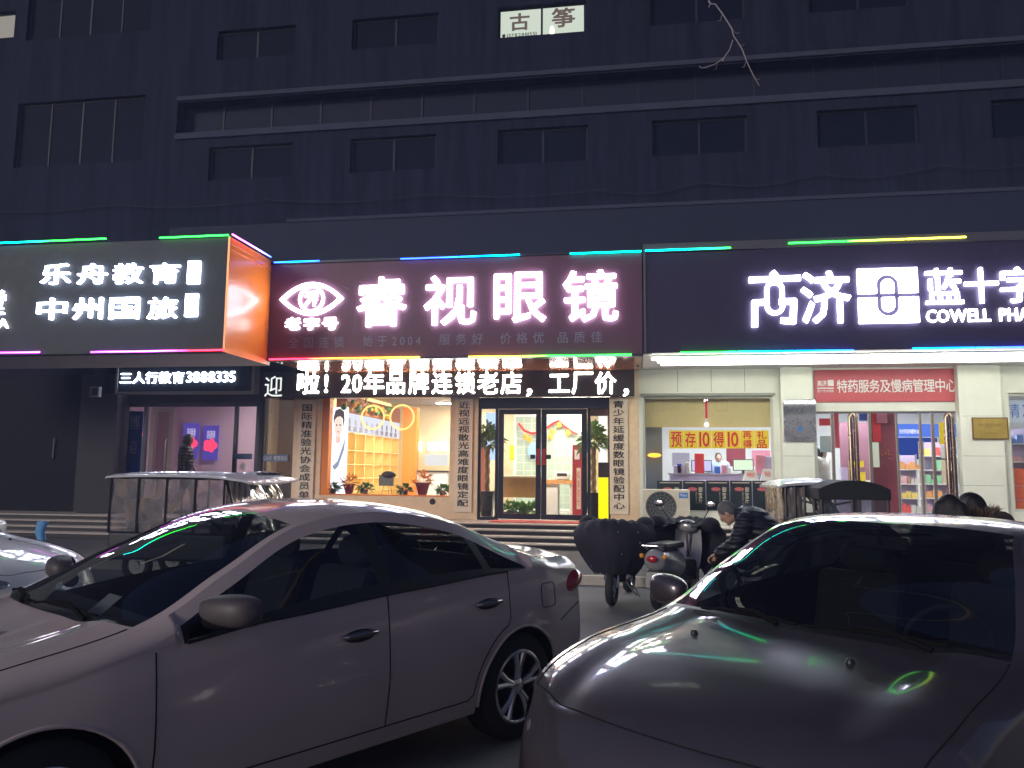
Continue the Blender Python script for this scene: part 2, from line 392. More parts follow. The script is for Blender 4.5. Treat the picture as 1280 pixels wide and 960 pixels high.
# recessed ribbon of closed balcony glazing
rb = B(XR0-.3, 30, YU+.37, YU+.54, bandbot-.3, bandtop+.3).build('ribbon_window', M['band'], bd)
mu = MB()
x = XR0+1.1
while x < 29: mu.box(x, x+.05, YU+.345, YU+.368, bandbot+.03, bandtop); x += 1.35
mu.build('mullions', M['winframe'], rb)
B(XR0, 30, YU-.05, YU-.003, zL1-.12, zL1).build('ledge', M['ledge'], bd, bev=.01)
B(XR0, 30, YU-.06, YU-.003, zL2a-.17, zL2a+.0).build('ledge', M['ledge'], bd, bev=.01)
B(XR0+3.2, 30, YU-.05, YU-.003, zL3-.09, zL3).build('ledge', M['ledge'], bd, bev=.01)
B(XR0, 30, YU-.02, YU-.003, gap+.1, zL3-.095).build('wall_panel', mat('lower_band', (.014, .020, .044), .8, noise=.12, nscale=2), bd)
for i, (a, b_, c, d) in enumerate(wins):
    lit = (i == 8)
    fr = MB(); t_ = .05
    fr.box(a, b_, YU+.12, YU+.17, c, c+t_); fr.box(a, b_, YU+.12, YU+.17, d-t_, d)
    fr.box(a, a+t_, YU+.12, YU+.17, c+t_, d-t_); fr.box(b_-t_, b_, YU+.12, YU+.17, c+t_, d-t_); xm = (a+b_)/2; fr.box(xm-.025, xm+.025, YU+.12, YU+.17, c+t_, d-t_)
    if i >= len(wins)-3 and i < len(wins)-1:
        for q in (.25, .75): fr.box(a+(b_-a)*q-.02, a+(b_-a)*q+.02, YU+.12, YU+.17, c+t_, d-t_)
    f = fr.build('window', M['winframe'], bd)
    if i == len(wins)-1: gm = emit('dim_lit_window', (.75, .70, .62), .32)
    elif lit: gm = emit('lit_window', (.80, .90, .76), .62)
    else: gm = M['winglass']
    B(a+t_, b_-t_, YU+.14, YU+.15, c+t_, d-t_).build('pane', gm, f)
    if lit:
        tx = MB(); W_ = b_-a; H_ = d-c
        gl = mat('window_letter', (.30, .24, .20), .7)
        text(tx, '古', a+W_*.13, a+W_*.36, c+H_*.27, d-H_*.16, YU+.118, .003, .03)
        text(tx, '筝', a+W_*.61, a+W_*.88, c+H_*.26, d-H_*.10, YU+.118, .003, .03)
        tx.build('lettering', gl, f)
        tx = MB(); text(tx, '13782881551', a+W_*.10, a+W_*.44, c+H_*.08, c+H_*.19, YU+.118, .003, .01); tx.box(a+W_*.045, a+W_*.08, YU+.115, YU+.118, c+H_*.09, c+H_*.19)
        tx.build('phone_number', M['black'], f)
        MB().ball((a+W_*.62, YU+.06, c+H_*.13), .05, .03, .13).build('lamp', emit('window_lamp', (.95, 1, .95), 4), f, smooth=True)

# ground-floor wall line, openings measured on the plane YW
def RX(a, b_, py=570, Y=YW): return at(a, py, Y)[0], at(b_, py, Y)[0]
def ZZ(py, px, Y=YW): return at(px, py, Y)[1]
ztop = gap+.45
# --- optical shop opening
oX0, oX1 = RX(327, 796)
wz0 = ZZ(620, 480); wz1 = ZZ(497, 480)
owin = (*RX(401, 562), wz0, wz1)
odoor = (*RX(597, 763), ZP, ZZ(484, 680))
oside = (*RX(327, 366), ZP+.06, ZZ(484, 345))
# --- pharmacy openings
pwin = (*RX(804, 968), ZZ(641, 885), ZZ(495, 885))
pdoor = (*RX(1022, 1206), ZP, ZZ(514, 1115))
pwin2 = (*RX(1264, 1430, 560), ZZ(640, 1300), ZZ(491, 1270))
# --- left shop opening
ldoor = (*RX(150, 322), ZP, ZZ(503, 235))
def wall(X0, X1, Z0, Z1, holes, m, name='wall', y0=YW, y1=YW+.22):
    q = MB(); wallgrid(q, X0, X1, Z0, Z1, y0, y1, holes); return q.build(name, m, bd)
xB = RX(96, 0)[0]; xJ = RX(799, 0)[0]
wall(-32, xB, 0.1, ztop, [], M['darkwall'], 'shutter_wall')
wall(xB, oX0-.003, ZP-.05, ztop, [ldoor], M['grey'])
wall(oX0, xJ-.003, ZP-.05, ztop, [owin, odoor, oside], M['beige'])
wall(xJ, 22, ZP-.05, ztop, [pwin, pdoor, pwin2], M['white_wall'])
# thin joints between the cream panels
js = MB()
for px in (847, 889, 931): 
    X = RX(px, 0, 480)[0]; js.box(X-.006, X+.006, YW-.002, YW+.01, pwin[3]+.09, ztop)
for zz in (wz1+.1,): js.box(xJ+.4, pwin[1], YW-.002, YW+.01, zz, zz+.01) if False else None
js.build('wall_joint', M['seam'], bd)
# shop floors, back walls and ceilings
def room(X0, X1, y1, z1, mw, mf, mc, name):
    B(X0, X1, YW+.23, y1, ZP-.05, ZP).build(name+'_floor', mf, bd)
    B(X0, X1, y1, y1+.1, ZP-.05, z1).build(name+'_back_wall', mw, bd)
    B(X0-.08, X0, YW+.23, y1+.1, ZP-.05, z1+.1).build(name+'_side_wall', mw, bd)
    B(X1, X1+.08, YW+.23, y1+.1, ZP-.05, z1+.1).build(name+'_side_wall', mw, bd)
    B(X0, X1, YW+.23, y1+.1, z1, z1+.1).build(name+'_ceiling', mc, bd)
iw = mat('interior_cream', (.80, .68, .45), .6, noise=.04); M['iwhite'] = mat('interior_white', (.75, .76, .76), .6)
room(oX0+.02, xJ-.2, YW+6.2, 3.62, iw, M['tile'], mat('grey_ceiling', (.38, .36, .34), .8), 'optician')
room(xJ+.0, 10.5, YW+7.0, 3.62, M['iwhite'], M['tile'], M['iwhite'], 'pharmacy')
room(xB+.1, oX0-.12, YW+3.0, 3.62, mat('pink_wall', (.78, .58, .66), .7), M['tile'], M['iwhite'], 'office')
# grey column by the dark entrance, with the short pier above
X0, X1 = RX(100, 143, 560, YW-.45); 
B(X0, X1, YW-.45, YW-.003, ZP+.002, ZZ(493, 120, YW-.45)).build('pier', M['grey'], bd, bev=.01)
X0, X1 = RX(117, 131, 470, YW-.2)
B(X0, X1, YW-.2, YW-.003, ZZ(493, 120, YW-.45)+.003, 4.3).build('pier', M['grey'], bd)

# canopy bodies behind the sign faces
M['canopy'] = mat('canopy_metal', (.05, .05, .06), .5)
sx0, sx1, sz0, sz1 = rect(335, 323, 803, 446, YS)
sz1 = at(570, 323, YS)[1]; sz0 = at(570, 446, YS)[1]
px1 = at(1275, 360, YS)[0]+3.5
B(sx0+.02, sx1-.01, YS+.20, YU-.02, sz0+.02, sz1-.02).build('canopy', M['canopy'], bd)
pz1 = at(1040, 308, YS)[1]; pz0 = at(1040, 438, YS)[1]
B(sx1+.01, px1, YS+.20, YU-.02, pz0+.02, pz1-.02).build('canopy', M['canopy'], bd)
B(sx0+.02, sx1-.01, YS+.16, YW-.12, sz0-.0, sz0+.015).build('soffit', M['soffit_o'], bd)
B(sx1+.01, px1, YS+.16, YW-.003, pz0-.0, pz0+.015).build('soffit', M['iwhite'], bd)
lx0 = -16.; lx1 = at(284, 370, YL)[0]; lz1 = at(284, 296, YL)[1]; lz0 = at(284, 440, YL)[1]
B(lx0, lx1-.03, YL+.20, 14.75, lz0+.02, lz1-.02).build('canopy', M['canopy'], bd)
B(lx0, lx1-.03, 14.76, YU-.02, 4.75, lz1-.02).build('canopy', M['canopy'], bd)
B(lx0, lx1-.03, YL+.16, 14.75, lz0, lz0+.015).build('soffit', M['soffit_w'], bd)

# haze box added round the street to imitate lens bloom from the lit signs
hz = B(-40, 40, -14, YU+9, -1.5, 27).build('haze', mat('haze_shell', (1, 1, 1)), kind='stuff')
hm = bpy.data.materials.new('haze'); hm.use_nodes = True; _nt = hm.node_tree; _nt.nodes.clear(); _o = _nt.nodes.new('ShaderNodeOutputMaterial'); _v = _nt.nodes.new('ShaderNodeVolumePrincipled')
_v.inputs['Color'].default_value = (.46, .56, 1, 1); _v.inputs['Density'].default_value = HZ if 'HZ' in globals() else .0034; _v.inputs['Anisotropy'].default_value = .35; _nt.links.new(_v.outputs[0], _o.inputs['Volume'])
hz.data.materials.clear(); hz.data.materials.append(hm)
cy.volume_bounces = 0
# ------------------------------------------------------------------ the big signs
def trect(mb, s, x0, y0, x1, y1, Y, depth=.004, bold=0., **k):
    X0, X1, Z0, Z1 = rect(x0, y0, x1, y1, Y); return text(mb, s, X0, X1, Z0, Z1, Y, depth, bold, **k)
# -- optician's sign
s1 = thing('shop_sign', 'long dark red shop sign with big white lit characters and an eye emblem', 'shop sign', ((sx0+sx1)/2, YS, sz0))
B(sx0, sx1, YS, YS+.18, sz0, sz1).build('panel', M['signred'], s1, bev=.01)
fr = MB()
for a, b_ in ((sz1+.002, sz1+.05), (sz0-.03, sz0-.002)): fr.box(sx0, sx1, YS-.03, YS+.18, a, b_)
fr.build('frame', M['frame_dark'], s1)
for ch, (x0, y0, x1, y1) in zip('睿视眼镜', [(447, 347, 509, 409), (531, 345, 596, 407), (618, 341, 683, 404), (704, 338, 773, 403)]):
    q = MB(); trect(q, ch, x0, y0, x1, y1, YS, .05, .017); q.build('lit_character', M['whiteletter'], s1)
# eye emblem
ecx, ecz = at(390, 374, YS); ew = (at(430, 374, YS)[0]-at(351, 374, YS)[0])/2; eh = ew*.50
def arc_ring(outer, inner, y0, y1, mb):
    n = len(outer)
    for i in range(n):
        j = (i+1) % n
        a, b_, c, d = outer[i], outer[j], inner[j], inner[i]
        mb.add([(a[0], y0, a[1]), (b_[0], y0, b_[1]), (c[0], y0, c[1]), (d[0], y0, d[1]), (a[0], y1, a[1]), (b_[0], y1, b_[1]), (c[0], y1, c[1]), (d[0], y1, d[1])],
               [(0, 1, 2, 3), (4, 7, 6, 5), (0, 4, 5, 1), (1, 5, 6, 2), (2, 6, 7, 3), (3, 7, 4, 0)])
def lens(w_, h_, n=20):
    P = []
    for i in range(2*n):
        t = (i/n) if i < n else 2-(i/n)
        x = -1+2*t; z = (1-x*x)**1.0*(1 if i < n else -1)
        P.append((ecx+x*w_, ecz+z*h_*(1.)))
    return P
q = MB(); arc_ring(lens(ew, eh), lens(ew*.85, eh*.80), YS-.05, YS-.004, q)
cr_ = eh*.80
ci = lambda r_: [(ecx+r_*cos(k*2*pi/36), ecz+r_*sin(k*2*pi/36)) for k in range(36)]
arc_ring(ci(cr_), ci(cr_*.84), YS-.05, YS-.004, q)
# the stroked mark inside the pupil
def bar(mb, pts, w_, Y, d=.045):
    for (x0, z0), (x1, z1) in zip(pts, pts[1:]):
        v = Vector((x1-x0, 0, z1-z0)); L = v.length; v.normalize(); nrm = Vector((-v.z, 0, v.x))
        mb.obox(((x0+x1)/2, Y-d/2-.004, (z0+z1)/2), v*(L/2+w_*.3), (0, d/2-.002, 0), nrm*w_/2)
u = cr_
P = lambda a, b_: (ecx+a*u, ecz+b_*u)
bar(q, [P(-.42, .48), P(.55, .52)], .12*u, YS, .05); bar(q, [P(-.5, .2), P(.45, .24)], .14*u, YS, .044); bar(q, [P(.08, .5), P(-.1, .0), P(-.48, -.5)], .17*u, YS, .047)
bar(q, [P(.2, .25), P(.28, -.1), P(.2, -.52)], .16*u, YS, .041); bar(q, [P(.0, -.02), P(.42, -.05)], .12*u, YS, .038)
q.build('eye_emblem', M['whiteletter'], s1)
q = MB()
for ch, x in zip('老字号', (367, 390.5, 413.5)): trect(q, ch, x-10, 397, x+10, 413, YS, .04, .05)
q.build('lettering', M['whiteletter_s'], s1)
q = MB(); gm = mat('unlit_letter', (.22, .20, .28), .5)
for s_, a, b_, y in (('全国连锁', 361, 430, 428), ('始于2004', 454, 526, 426), ('服务好', 549, 604, 424), ('价格优', 625, 680, 422.5), ('品质佳', 697, 753, 421.5)):
    trect(q, s_, a, y-7, b_, y+7, YS, .004, .012, track=.45)
q.build('unlit_lettering', gm, s1)

# -- left sign
s2 = thing('shop_sign', 'slate shop sign on the left with two lit lines of characters and orange end', 'shop sign', (lx1-3, YL, lz0))
B(lx0, lx1-.02, YL, YL+.18, lz0, lz1).build('panel', M['signteal'], s2, bev=.01)
q = MB()
for s_, xs_, y0, y1 in (('乐舟教育', (71.5, 117, 161.5, 207.5), 330, 355.5), ('中州国旅', (66.5, 111, 157, 204.5), 372.5, 399.5)):
    for ch, x in zip(s_, xs_): trect(q, ch, x-18.5, y0+(71-x)*-.0-(x-140)*.008, x+18.5, y1-(x-140)*.008, YL, .05, .012)
q.build('lit_character', M['whiteletter'], s2)
q = MB()
for (x0, y0, x1, y1) in ((236, 327, 251, 355), (233, 368, 248, 396)):
    X0, X1, Z0, Z1 = rect(x0, y0, x1, y1, YL); q.box(X0, X1, YL-.05, YL-.003, Z0, Z1)
q.build('lit_block', M['whiteletter'], s2)
q = MB(); trect(q, '堂', -14, 363, 8, 394, YL, .05, .02); trect(q, 'IA', -6, 399, 12, 410.5, YL, .04, .01); q.build('lettering', M['whiteletter_s'], s2)
# orange return facing right
B(lx1-.018, lx1, YL, YS+.1, lz0, lz1).build('end_panel', M['orange'], s2)
B(lx1-.03, lx1+.012, YL-.01, YL+.02, lz0, lz1+.01).build('corner_trim', mat('copper_trim', (.45, .18, .08), .35, metal=.6), s2)
q = MB()
q.tube([(lx1+.008, YL+.03, lz1-.22), (lx1+.008, YS+.1, lz1-.22)], .012); q.tube([(lx1+.008, YL+.03, lz1-.12), (lx1+.008, YS+.1, lz1-.12)], .012)
q.build('rail', M['orange'], s2)

# -- pharmacy sign
ps0 = sx1+.02
s3 = thing('shop_sign', 'long navy pharmacy sign on the right with white lit characters and a block emblem', 'shop sign', ((ps0+px1)/2, YS, pz0))
B(ps0, px1, YS, YS+.18, pz0, pz1).build('panel', M['signdark'], s3, bev=.01)
q = MB(); q.box(ps0, px1, YS-.04, YS+.18, pz1+.002, pz1+.16); q.box(ps0, ps0+.05, YS-.03, YS-.002, pz0, pz1)
q.build('frame', mat('grey_trim', (.10, .10, .11), .5, metal=.4), s3)
# first character: a plain 高 redrawn with a ringed loop
q = MB()
def U(px, py): return at(px, py, YS)
def BL(pts, w_px, d=.05): bar(q, [U(*p) for p in pts], w_px*YS/961, YS, d)
BL([(938, 350.5), (998, 348)], 6.5, .05); BL([(966, 342), (972, 349)], 7, .046)
BL([(943, 407), (943, 379), (958, 378)], 7, .048); BL([(976, 377.5), (992, 377), (991, 402), (978, 401)], 7, .048)
cx_, cz_ = U(968, 372); rr_ = 11.5*YS/961
lo = [(cx_+rr_*cos(t)*1.0, cz_+(rr_*1.0 if sin(t) > 0 else rr_*1.0)*sin(t)+(.14 if sin(t) > 0 else -.16)) for t in [k*2*pi/32 for k in range(32)]]
li = [(cx_+rr_*.58*cos(t), cz_+rr_*.58*sin(t)+(.14 if sin(t) > 0 else -.16)) for t in [k*2*pi/32 for k in range(32)]]
arc_ring(lo, li, YS-.052, YS-.003, q)
q.build('lit_character', M['whiteletter'], s3)
q = MB(); trect(q, '济', 1000, 339, 1063, 405, YS, .05, .022); q.build('lit_character', M['whiteletter'], s3)
# block emblem: two lit halves with a pill outline left dark
q = MB()
X0, X1, Z0, Z1 = rect(1072, 336, 1147, 404, YS); zc_ = at(1109, 369.5, YS)[1]; g = .04
pc = (X0+X1)/2+.0; po = .175; 
def pill(rw, rh): 
    P = []
    for k in range(40):
        t = 2*pi*(k+.5)/40; P.append((pc+rw*cos(t), zc_+rw*sin(t)+((rh-rw) if sin(t) > 0 else -(rh-rw))))
    return P
# tile the two halves around the outline with thin columns
n = 96; ro, ri, ho, hi = po+.02, po-.07, .385, .30
def span(x, rw, rh):
    d = abs(x-pc)
    return None if d >= rw else (rh-rw)+sqrt(rw*rw-d*d)
for k in range(n):
    xa, xb = X0+(X1-X0)*k/n, X0+(X1-X0)*(k+1)/n; xm = (xa+xb)/2
    o_, i_ = span(xm, ro, ho), span(xm, ri, hi)
    for sgn in (1, -1):
        lim = (Z1-zc_) if sgn > 0 else (zc_-Z0)
        if o_ is None: segs = [(g, lim)]
        elif i_ is None: segs = [(o_, lim)]
        else: segs = [(g, i_), (o_, lim)]
        for a, b_ in segs:
            if b_ > a: q.box(xa, xb, YS-.05, YS-.003, zc_+sgn*a, zc_+sgn*b_)
q.build('block_emblem', M['whiteletter'], s3)
for ch, (x0, x1) in zip('蓝十字', ((1155, 1203), (1204, 1247), (1249, 1296))):
    q = MB(); d_ = (x0-1155)*-.02; trect(q, ch, x0, 336+d_, x1, 381+d_, YS, .05, .020); q.build('lit_character', M['whiteletter'], s3)
q = MB(); trect(q, 'COWELL PHARMACY', 1157, 385.5, 1358, 402, YS, .04, .020); q.build('lettering', M['whiteletter_s'], s3)

# -- coloured LED edge strips: one tube each, clipped to the sign frames
RGBc = dict(c=(0, .9, 1), g=(.02, 1, .05), p=(.9, .12, 1), m=(.85, .05, 1), b=(.02, .07, 1), k=(.0, .30, 1), r=(1, .02, .05), o=(1, .35, .02), y=(1, .85, .05), t=(0, 1, .7), l=(.35, .3, 1))
strips = [((-3, 304), (133, 298), YL, 'ctggg', 'cyan to green strip over the far left of the slate sign'), ((199, 297), (286, 294), YL, 'gg', 'green strip over the right half of the slate sign'),
 ((342, 328), (400, 326), YS, 'bkb', 'short blue strip above the eye emblem'), ((500, 323), (650, 319), YS, 'bbkc', 'blue strip above the middle of the red sign'), ((712, 317), (802, 314), YS, 'ttt', 'turquoise strip above the end of the red sign'), ((806, 314), (914, 309), YS, 'ctg', 'green strip above the start of the navy sign'),
 ((985, 305), (1208, 295), YS, 'ggyy', 'green to yellow strip above the block emblem'),
 ((-3, 441), (50, 440), YL, 'mp', 'magenta strip under the left end of the slate sign'), ((113, 439.5), (280, 438), YL, 'mpprr', 'magenta to red strip under the slate sign'),
 ((336, 449), (525, 446.5), YS, 'rrooy', 'red to yellow strip under the eye emblem'), ((585, 446), (790, 443.5), YS, 'yyggg', 'yellow to green strip under the red sign'),
 ((850, 441.5), (1068, 437), YS, 'ggckb', 'green to blue strip under the block emblem'), ((1140, 436), (1300, 433), YS, 'kkbb', 'sky blue strip under the right end of the navy sign')]
for i, (a, b_, Y, cs, lab) in enumerate(strips):
    Y2 = Y-.05
    A, C = at(*a, Y2), at(*b_, Y2); zz = (A[1]+C[1])/2
    q = MB(); k = .010; L = abs(C[0]-A[0]); n_ = max(1, round(L/1.0))
    for j in range(n_):
        xa = A[0]+(C[0]-A[0])*j/n_+.01; xb = A[0]+(C[0]-A[0])*(j+1)/n_-.01
        q.tube([(xa, Y2, zz), (xb, Y2, zz)], .014, 8)
    o = q.build('light_strip', strip_mat('led_%s' % cs, [RGBc[c] for c in cs], 9.0), None, lab, 'light strip', 'coloured LED strips along the sign edges', smooth=True)
q = MB(); q.tube([(lx1+.03, YL+.02, lz1+.05), (lx1+.03, YS-.08, lz1+.05)], .014, 8)
sm = strip_mat('led_side', [RGBc['p'], RGBc['p'], RGBc['l'], RGBc['b']], 9.0)
for n_ in sm.node_tree.nodes:
    if n_.type == 'SEPXYZ': 
        l_ = [k for k in sm.node_tree.links if k.from_node == n_][0]; ts = l_.to_socket; sm.node_tree.links.remove(l_); sm.node_tree.links.new(n_.outputs[1], ts)
q.build('light_strip', sm, None, 'purple strip running back along the top of the orange sign end', 'light strip', 'coloured LED strips along the sign edges', smooth=True)

# -- white tube lights under the pharmacy canopy
zt = pz0-.045
for Y2, x0, lab in ((YS+.35, 815, 'front bright tube light under the pharmacy canopy'), (YS+.75, 822, 'middle bright tube light under the pharmacy canopy'), (YS+1.15, 826, 'rear bright tube light under the pharmacy canopy')):
    X0 = at(x0, 455, Y2)[0]
    t = thing('tube_light', lab, 'tube light', ((X0+px1)/2, Y2, zt-.04), 'tube lights under the pharmacy canopy')
    MB().tube([(X0, Y2, zt-.015), (px1-.1, Y2, zt-.015)], .025, 10).build('tube', emit('tube_white', (1, 1, .86), 14), t, smooth=True)
    B(X0, px1-.1, Y2-.03, Y2+.03, zt+.014, zt+.043).build('housing', M['white'], t)

# -- scrolling LED ticker under the red sign
tz0 = at(570, 496, YT)[1]; tz1 = at(570, 463, YT)[1]; tx0 = at(329, 480, YT)[0]; tx1 = at(793, 478, YT)[0]
tk = thing('led_ticker', 'black scrolling LED message board under the dark red sign', 'LED board', ((tx0+tx1)/2, YT, tz0))
B(tx0, tx1, YT, YT+.14, tz0, tz1+.02).build('panel', M['ledpanel'], tk, bev=.008)
q = MB()
for s_, a, b_ in (('啦', 372, 399), ('!', 406, 410), ('20', 427, 452.5), ('年', 455, 480.5), ('品', 484, 506), ('牌', 511, 536), ('连', 540, 565.5), ('锁', 569, 594), ('老', 597, 623), ('店', 626, 652), ('，', 658, 665), ('工', 686, 712), ('厂', 715, 741), ('价', 744, 770), ('，', 779, 786)):
    y0, y1 = (465, 493) if s_ != '，' else (486, 496)
    if s_ == '工': y0, y1 = 468, 491
    if s_ in ('20', '!'): y0, y1 = 468, 491.5
    trect(q, s_, a, y0, b_, y1-.5, YT, .012, .014)
q.build('lit_character', M['ledletter'], tk)
q = MB(); trect(q, '迎', 331, 470, 353, 496, YT, .012, .0); q.build('dim_character', emit('led_dim', (.75, .8, .75), 1.0), tk)
# -- the small sign over the left door
X0, X1, Z0, Z1 = rect(148, 457, 315, 489, YW-.25)
ts = thing('door_sign', 'small black light box sign with a telephone number above the left door', 'door sign', ((X0+X1)/2, YW-.25, Z0))
B(X0, X1, YW-.25, YW-.003, Z0, Z1).build('panel', M['signteal'], ts)
q = MB(); q.box(X0-.06, X1+.07, YW-.27, YW-.003, Z0-.06, Z0-.003); q.box(X1+.003, X1+.07, YW-.27, YW-.003, Z0, Z1+.1); q.box(X0-.06, X0-.003, YW-.27, YW-.003, Z0, Z1+.1); q.build('frame', mat('pale_frame', (.34, .34, .33), .5), ts)
q = MB(); trect(q, '三人行教育', 151, 465, 230.5, 479.5, YW-.25, .03, .008, track=.08); trect(q, '3888335', 234, 464.5, 294.5, 477.8, YW-.25, .03, .010, track=.05)
q.build('lettering', M['whiteletter'], ts)
# -- pharmacy red board
X0, X1, Z0, Z1 = rect(1018, 462, 1200, 501, YW-.04)
Z1 = at(1109, 461.5, YW-.04)[1]; Z0 = at(1109, 502, YW-.04)[1]
rs = thing('wall_sign', 'rose red board with one line of white characters over the pharmacy door', 'wall sign', ((X0+X1)/2, YW-.04, Z0))
B(X0, X1, YW-.04, YW-.003, Z0, Z1).build('panel', mat('rose_board', (.48, .07, .08), .5, noise=.04), rs)
q = MB(); trect(q, '特药服务及慢病管理中心', 1046, 474, 1196, 490.5, YW-.04, .006, .015); q.build('lettering', M['white'], rs)
q = MB(); trect(q, '高济', 1021.5, 475.5, 1033.5, 483, YW-.04, .006, .02); X0, X1, Z0, Z1 = rect(1034.5, 475, 1042, 482.5, YW-.04); q.box(X0, X1, YW-.046, YW-.042, Z0, Z1)
X0, X1, Z0, Z1 = rect(1021.5, 484.5, 1042, 486, YW-.04); q.box(X0, X1, YW-.046, YW-.042, Z0, Z1); trect(q, '蓝十字大药房', 1021.5, 487, 1042, 490.5, YW-.04, .006, .01); q.build('small_emblem', M['white'], rs)

# -- vertical banners on the pilasters
for s_, x0, x1, yt, yb, tt, tb, lab, sl_ in (('国际精准验光协会成员单', 371.5, 393, 500, 622, 505.5, 623, 'tall beige name board beside the orange window frame', 1),
        ('近视远视散光高难度眼镜定配', 568.5, 590.5, 497, 640, 502, 633, 'tall beige name board on the pilaster left of the glass doors', 0), ('青少年延缓度数眼镜验配中心', 762, 785, 497, 643, 501, 636.5, 'tall beige name board on the pilaster right of the glass doors', 0)):
    Yb = YW-.05
    X0, X1 = at(x0, 560, Yb)[0], at(x1, 560, Yb)[0]; xm = (x0+x1)/2; Z0, Z1 = at(xm, yb, Yb)[1], at(xm, yt, Yb)[1]
    t = thing('name_board', lab, 'name board', ((X0+X1)/2, Yb, Z0), 'vertical name boards')
    B(X0, X1, Yb, YW-.003, Z0, Z1).build('board', M['beige2'], t, bev=.006)
    q = MB(); z0, z1 = at(xm, tb, Yb)[1], at(xm, tt, Yb)[1]; text(q, s_, X0+.075, X1-.075, z0, z1, Yb, .008, .014, vertical=True, track=.10); q.build('lettering', M['black'], t)
# ------------------------------------------------------------------ cars
def cr(P, t):
    "Catmull-Rom through points (tuples) at parameter t in [0, n-1]"
    n = len(P); i = min(int(t), n-2); f = t-i
    p0, p1, p2, p3 = P[max(i-1, 0)], P[i], P[i+1], P[min(i+2, n-1)]
    out = []
    for a, b_, c, d in zip(p0, p1, p2, p3):
        m1, m2 = (c-a)/2, (d-b_)/2
        out.append((2*f**3-3*f*f+1)*b_+(f**3-2*f*f+f)*m1+(-2*f**3+3*f*f)*c+(f**3-f*f)*m2)
    return out
def lerp(tab, x):
    "tab sorted by descending x: smooth interpolation"
    if x >= tab[0][0]: return tab[0][1]
    for (xa, ya), (xb, yb) in zip(tab, tab[1:]):
        if x >= xb:
            t = (x-xa)/(xb-xa); t = t*t*(3-2*t)*.5+t*.5; return ya+(yb-ya)*t
    return tab[-1][1]
def car_paint(name, col, metal, rough):
    m, nt, b = newmat(name)
    b.inputs['Base Color'].default_value = (*col, 1); b.inputs['Metallic'].default_value = metal; b.inputs['Roughness'].default_value = rough
    b.inputs['Coat Weight'].default_value = 1; b.inputs['Coat Roughness'].default_value = .045
    tc = nt.nodes.new('ShaderNodeTexCoord'); n = nt.nodes.new('ShaderNodeTexNoise'); n.inputs['Scale'].default_value = 2.2; n.inputs['Detail'].default_value = 7
    nt.links.new(tc.outputs['Object'], n.inputs['Vector'])
    mr = nt.nodes.new('ShaderNodeMapRange'); mr.inputs[3].default_value = .03; mr.inputs[4].default_value = .10; nt.links.new(n.outputs[0], mr.inputs[0]); nt.links.new(mr.outputs[0], b.inputs['Coat Roughness'])
    # dust: a slightly duller film in blotches
    mx = nt.nodes.new('ShaderNodeMix'); mx.data_type = 'RGBA'; mx.inputs[6].default_value = (*col, 1); mx.inputs[7].default_value = (*[c*.82+.03 for c in col], 1)
    m2 = nt.nodes.new('ShaderNodeMapRange'); m2.inputs[1].default_value = .45; m2.inputs[2].default_value = .75; nt.links.new(n.outputs[0], m2.inputs[0]); nt.links.new(m2.outputs[0], mx.inputs[0]); nt.links.new(mx.outputs[2], b.inputs['Base Color'])
    n2 = nt.nodes.new('ShaderNodeTexNoise'); n2.inputs['Scale'].default_value = 900; bp = nt.nodes.new('ShaderNodeBump'); bp.inputs['Strength'].default_value = .03; bp.inputs['Distance'].default_value = .001
    nt.links.new(tc.outputs['Object'], n2.inputs['Vector']); nt.links.new(n2.outputs[0], bp.inputs['Height']); nt.links.new(bp.outputs[0], b.inputs['Normal'])
    # inside of the shell is dark trim
    d = nt.nodes.new('ShaderNodeBsdfDiffuse'); d.inputs[0].default_value = (.01, .01, .012, 1); g = nt.nodes.new('ShaderNodeNewGeometry'); x = nt.nodes.new('ShaderNodeMixShader')
    o = [k for k in nt.nodes if k.type == 'OUTPUT_MATERIAL'][0]
    nt.links.new(g.outputs['Backfacing'], x.inputs[0]); nt.links.new(b.outputs[0], x.inputs[1]); nt.links.new(d.outputs[0], x.inputs[2]); nt.links.new(x.outputs[0], o.inputs[0])
    return m
M['carglass'] = glass('car_glass', (.46, .50, .52), .045)
M['carglass_side'] = glass('car_side_glass', (.60, .64, .66), .04)
M['trim'] = mat('black_trim', (.012, .012, .014), .4)
M['handle'] = mat('dark_chrome_handle', (.25, .24, .26), .2, metal=.9)
M['wiper'] = mat('wiper_rubber', (.008, .008, .009), .9, spec=.1)
M['seat'] = mat('seat_cloth', (.014, .014, .016), .85, noise=.1)
M['seatlight'] = mat('seat_piping', (.35, .34, .33), .8)
M['redlens'] = mat('red_lens', (.45, .01, .015), .12, coat=1)
M['clearlens'] = mat('clear_lens', (.35, .36, .38), .08, metal=.6, coat=1)
M['alloy'] = mat('alloy', (.62, .62, .64), .25, metal=.9)
M['well'] = mat('wheel_well', (.006, .006, .007), .95)
M['paper'] = mat('paper', (.6, .6, .58), .8)

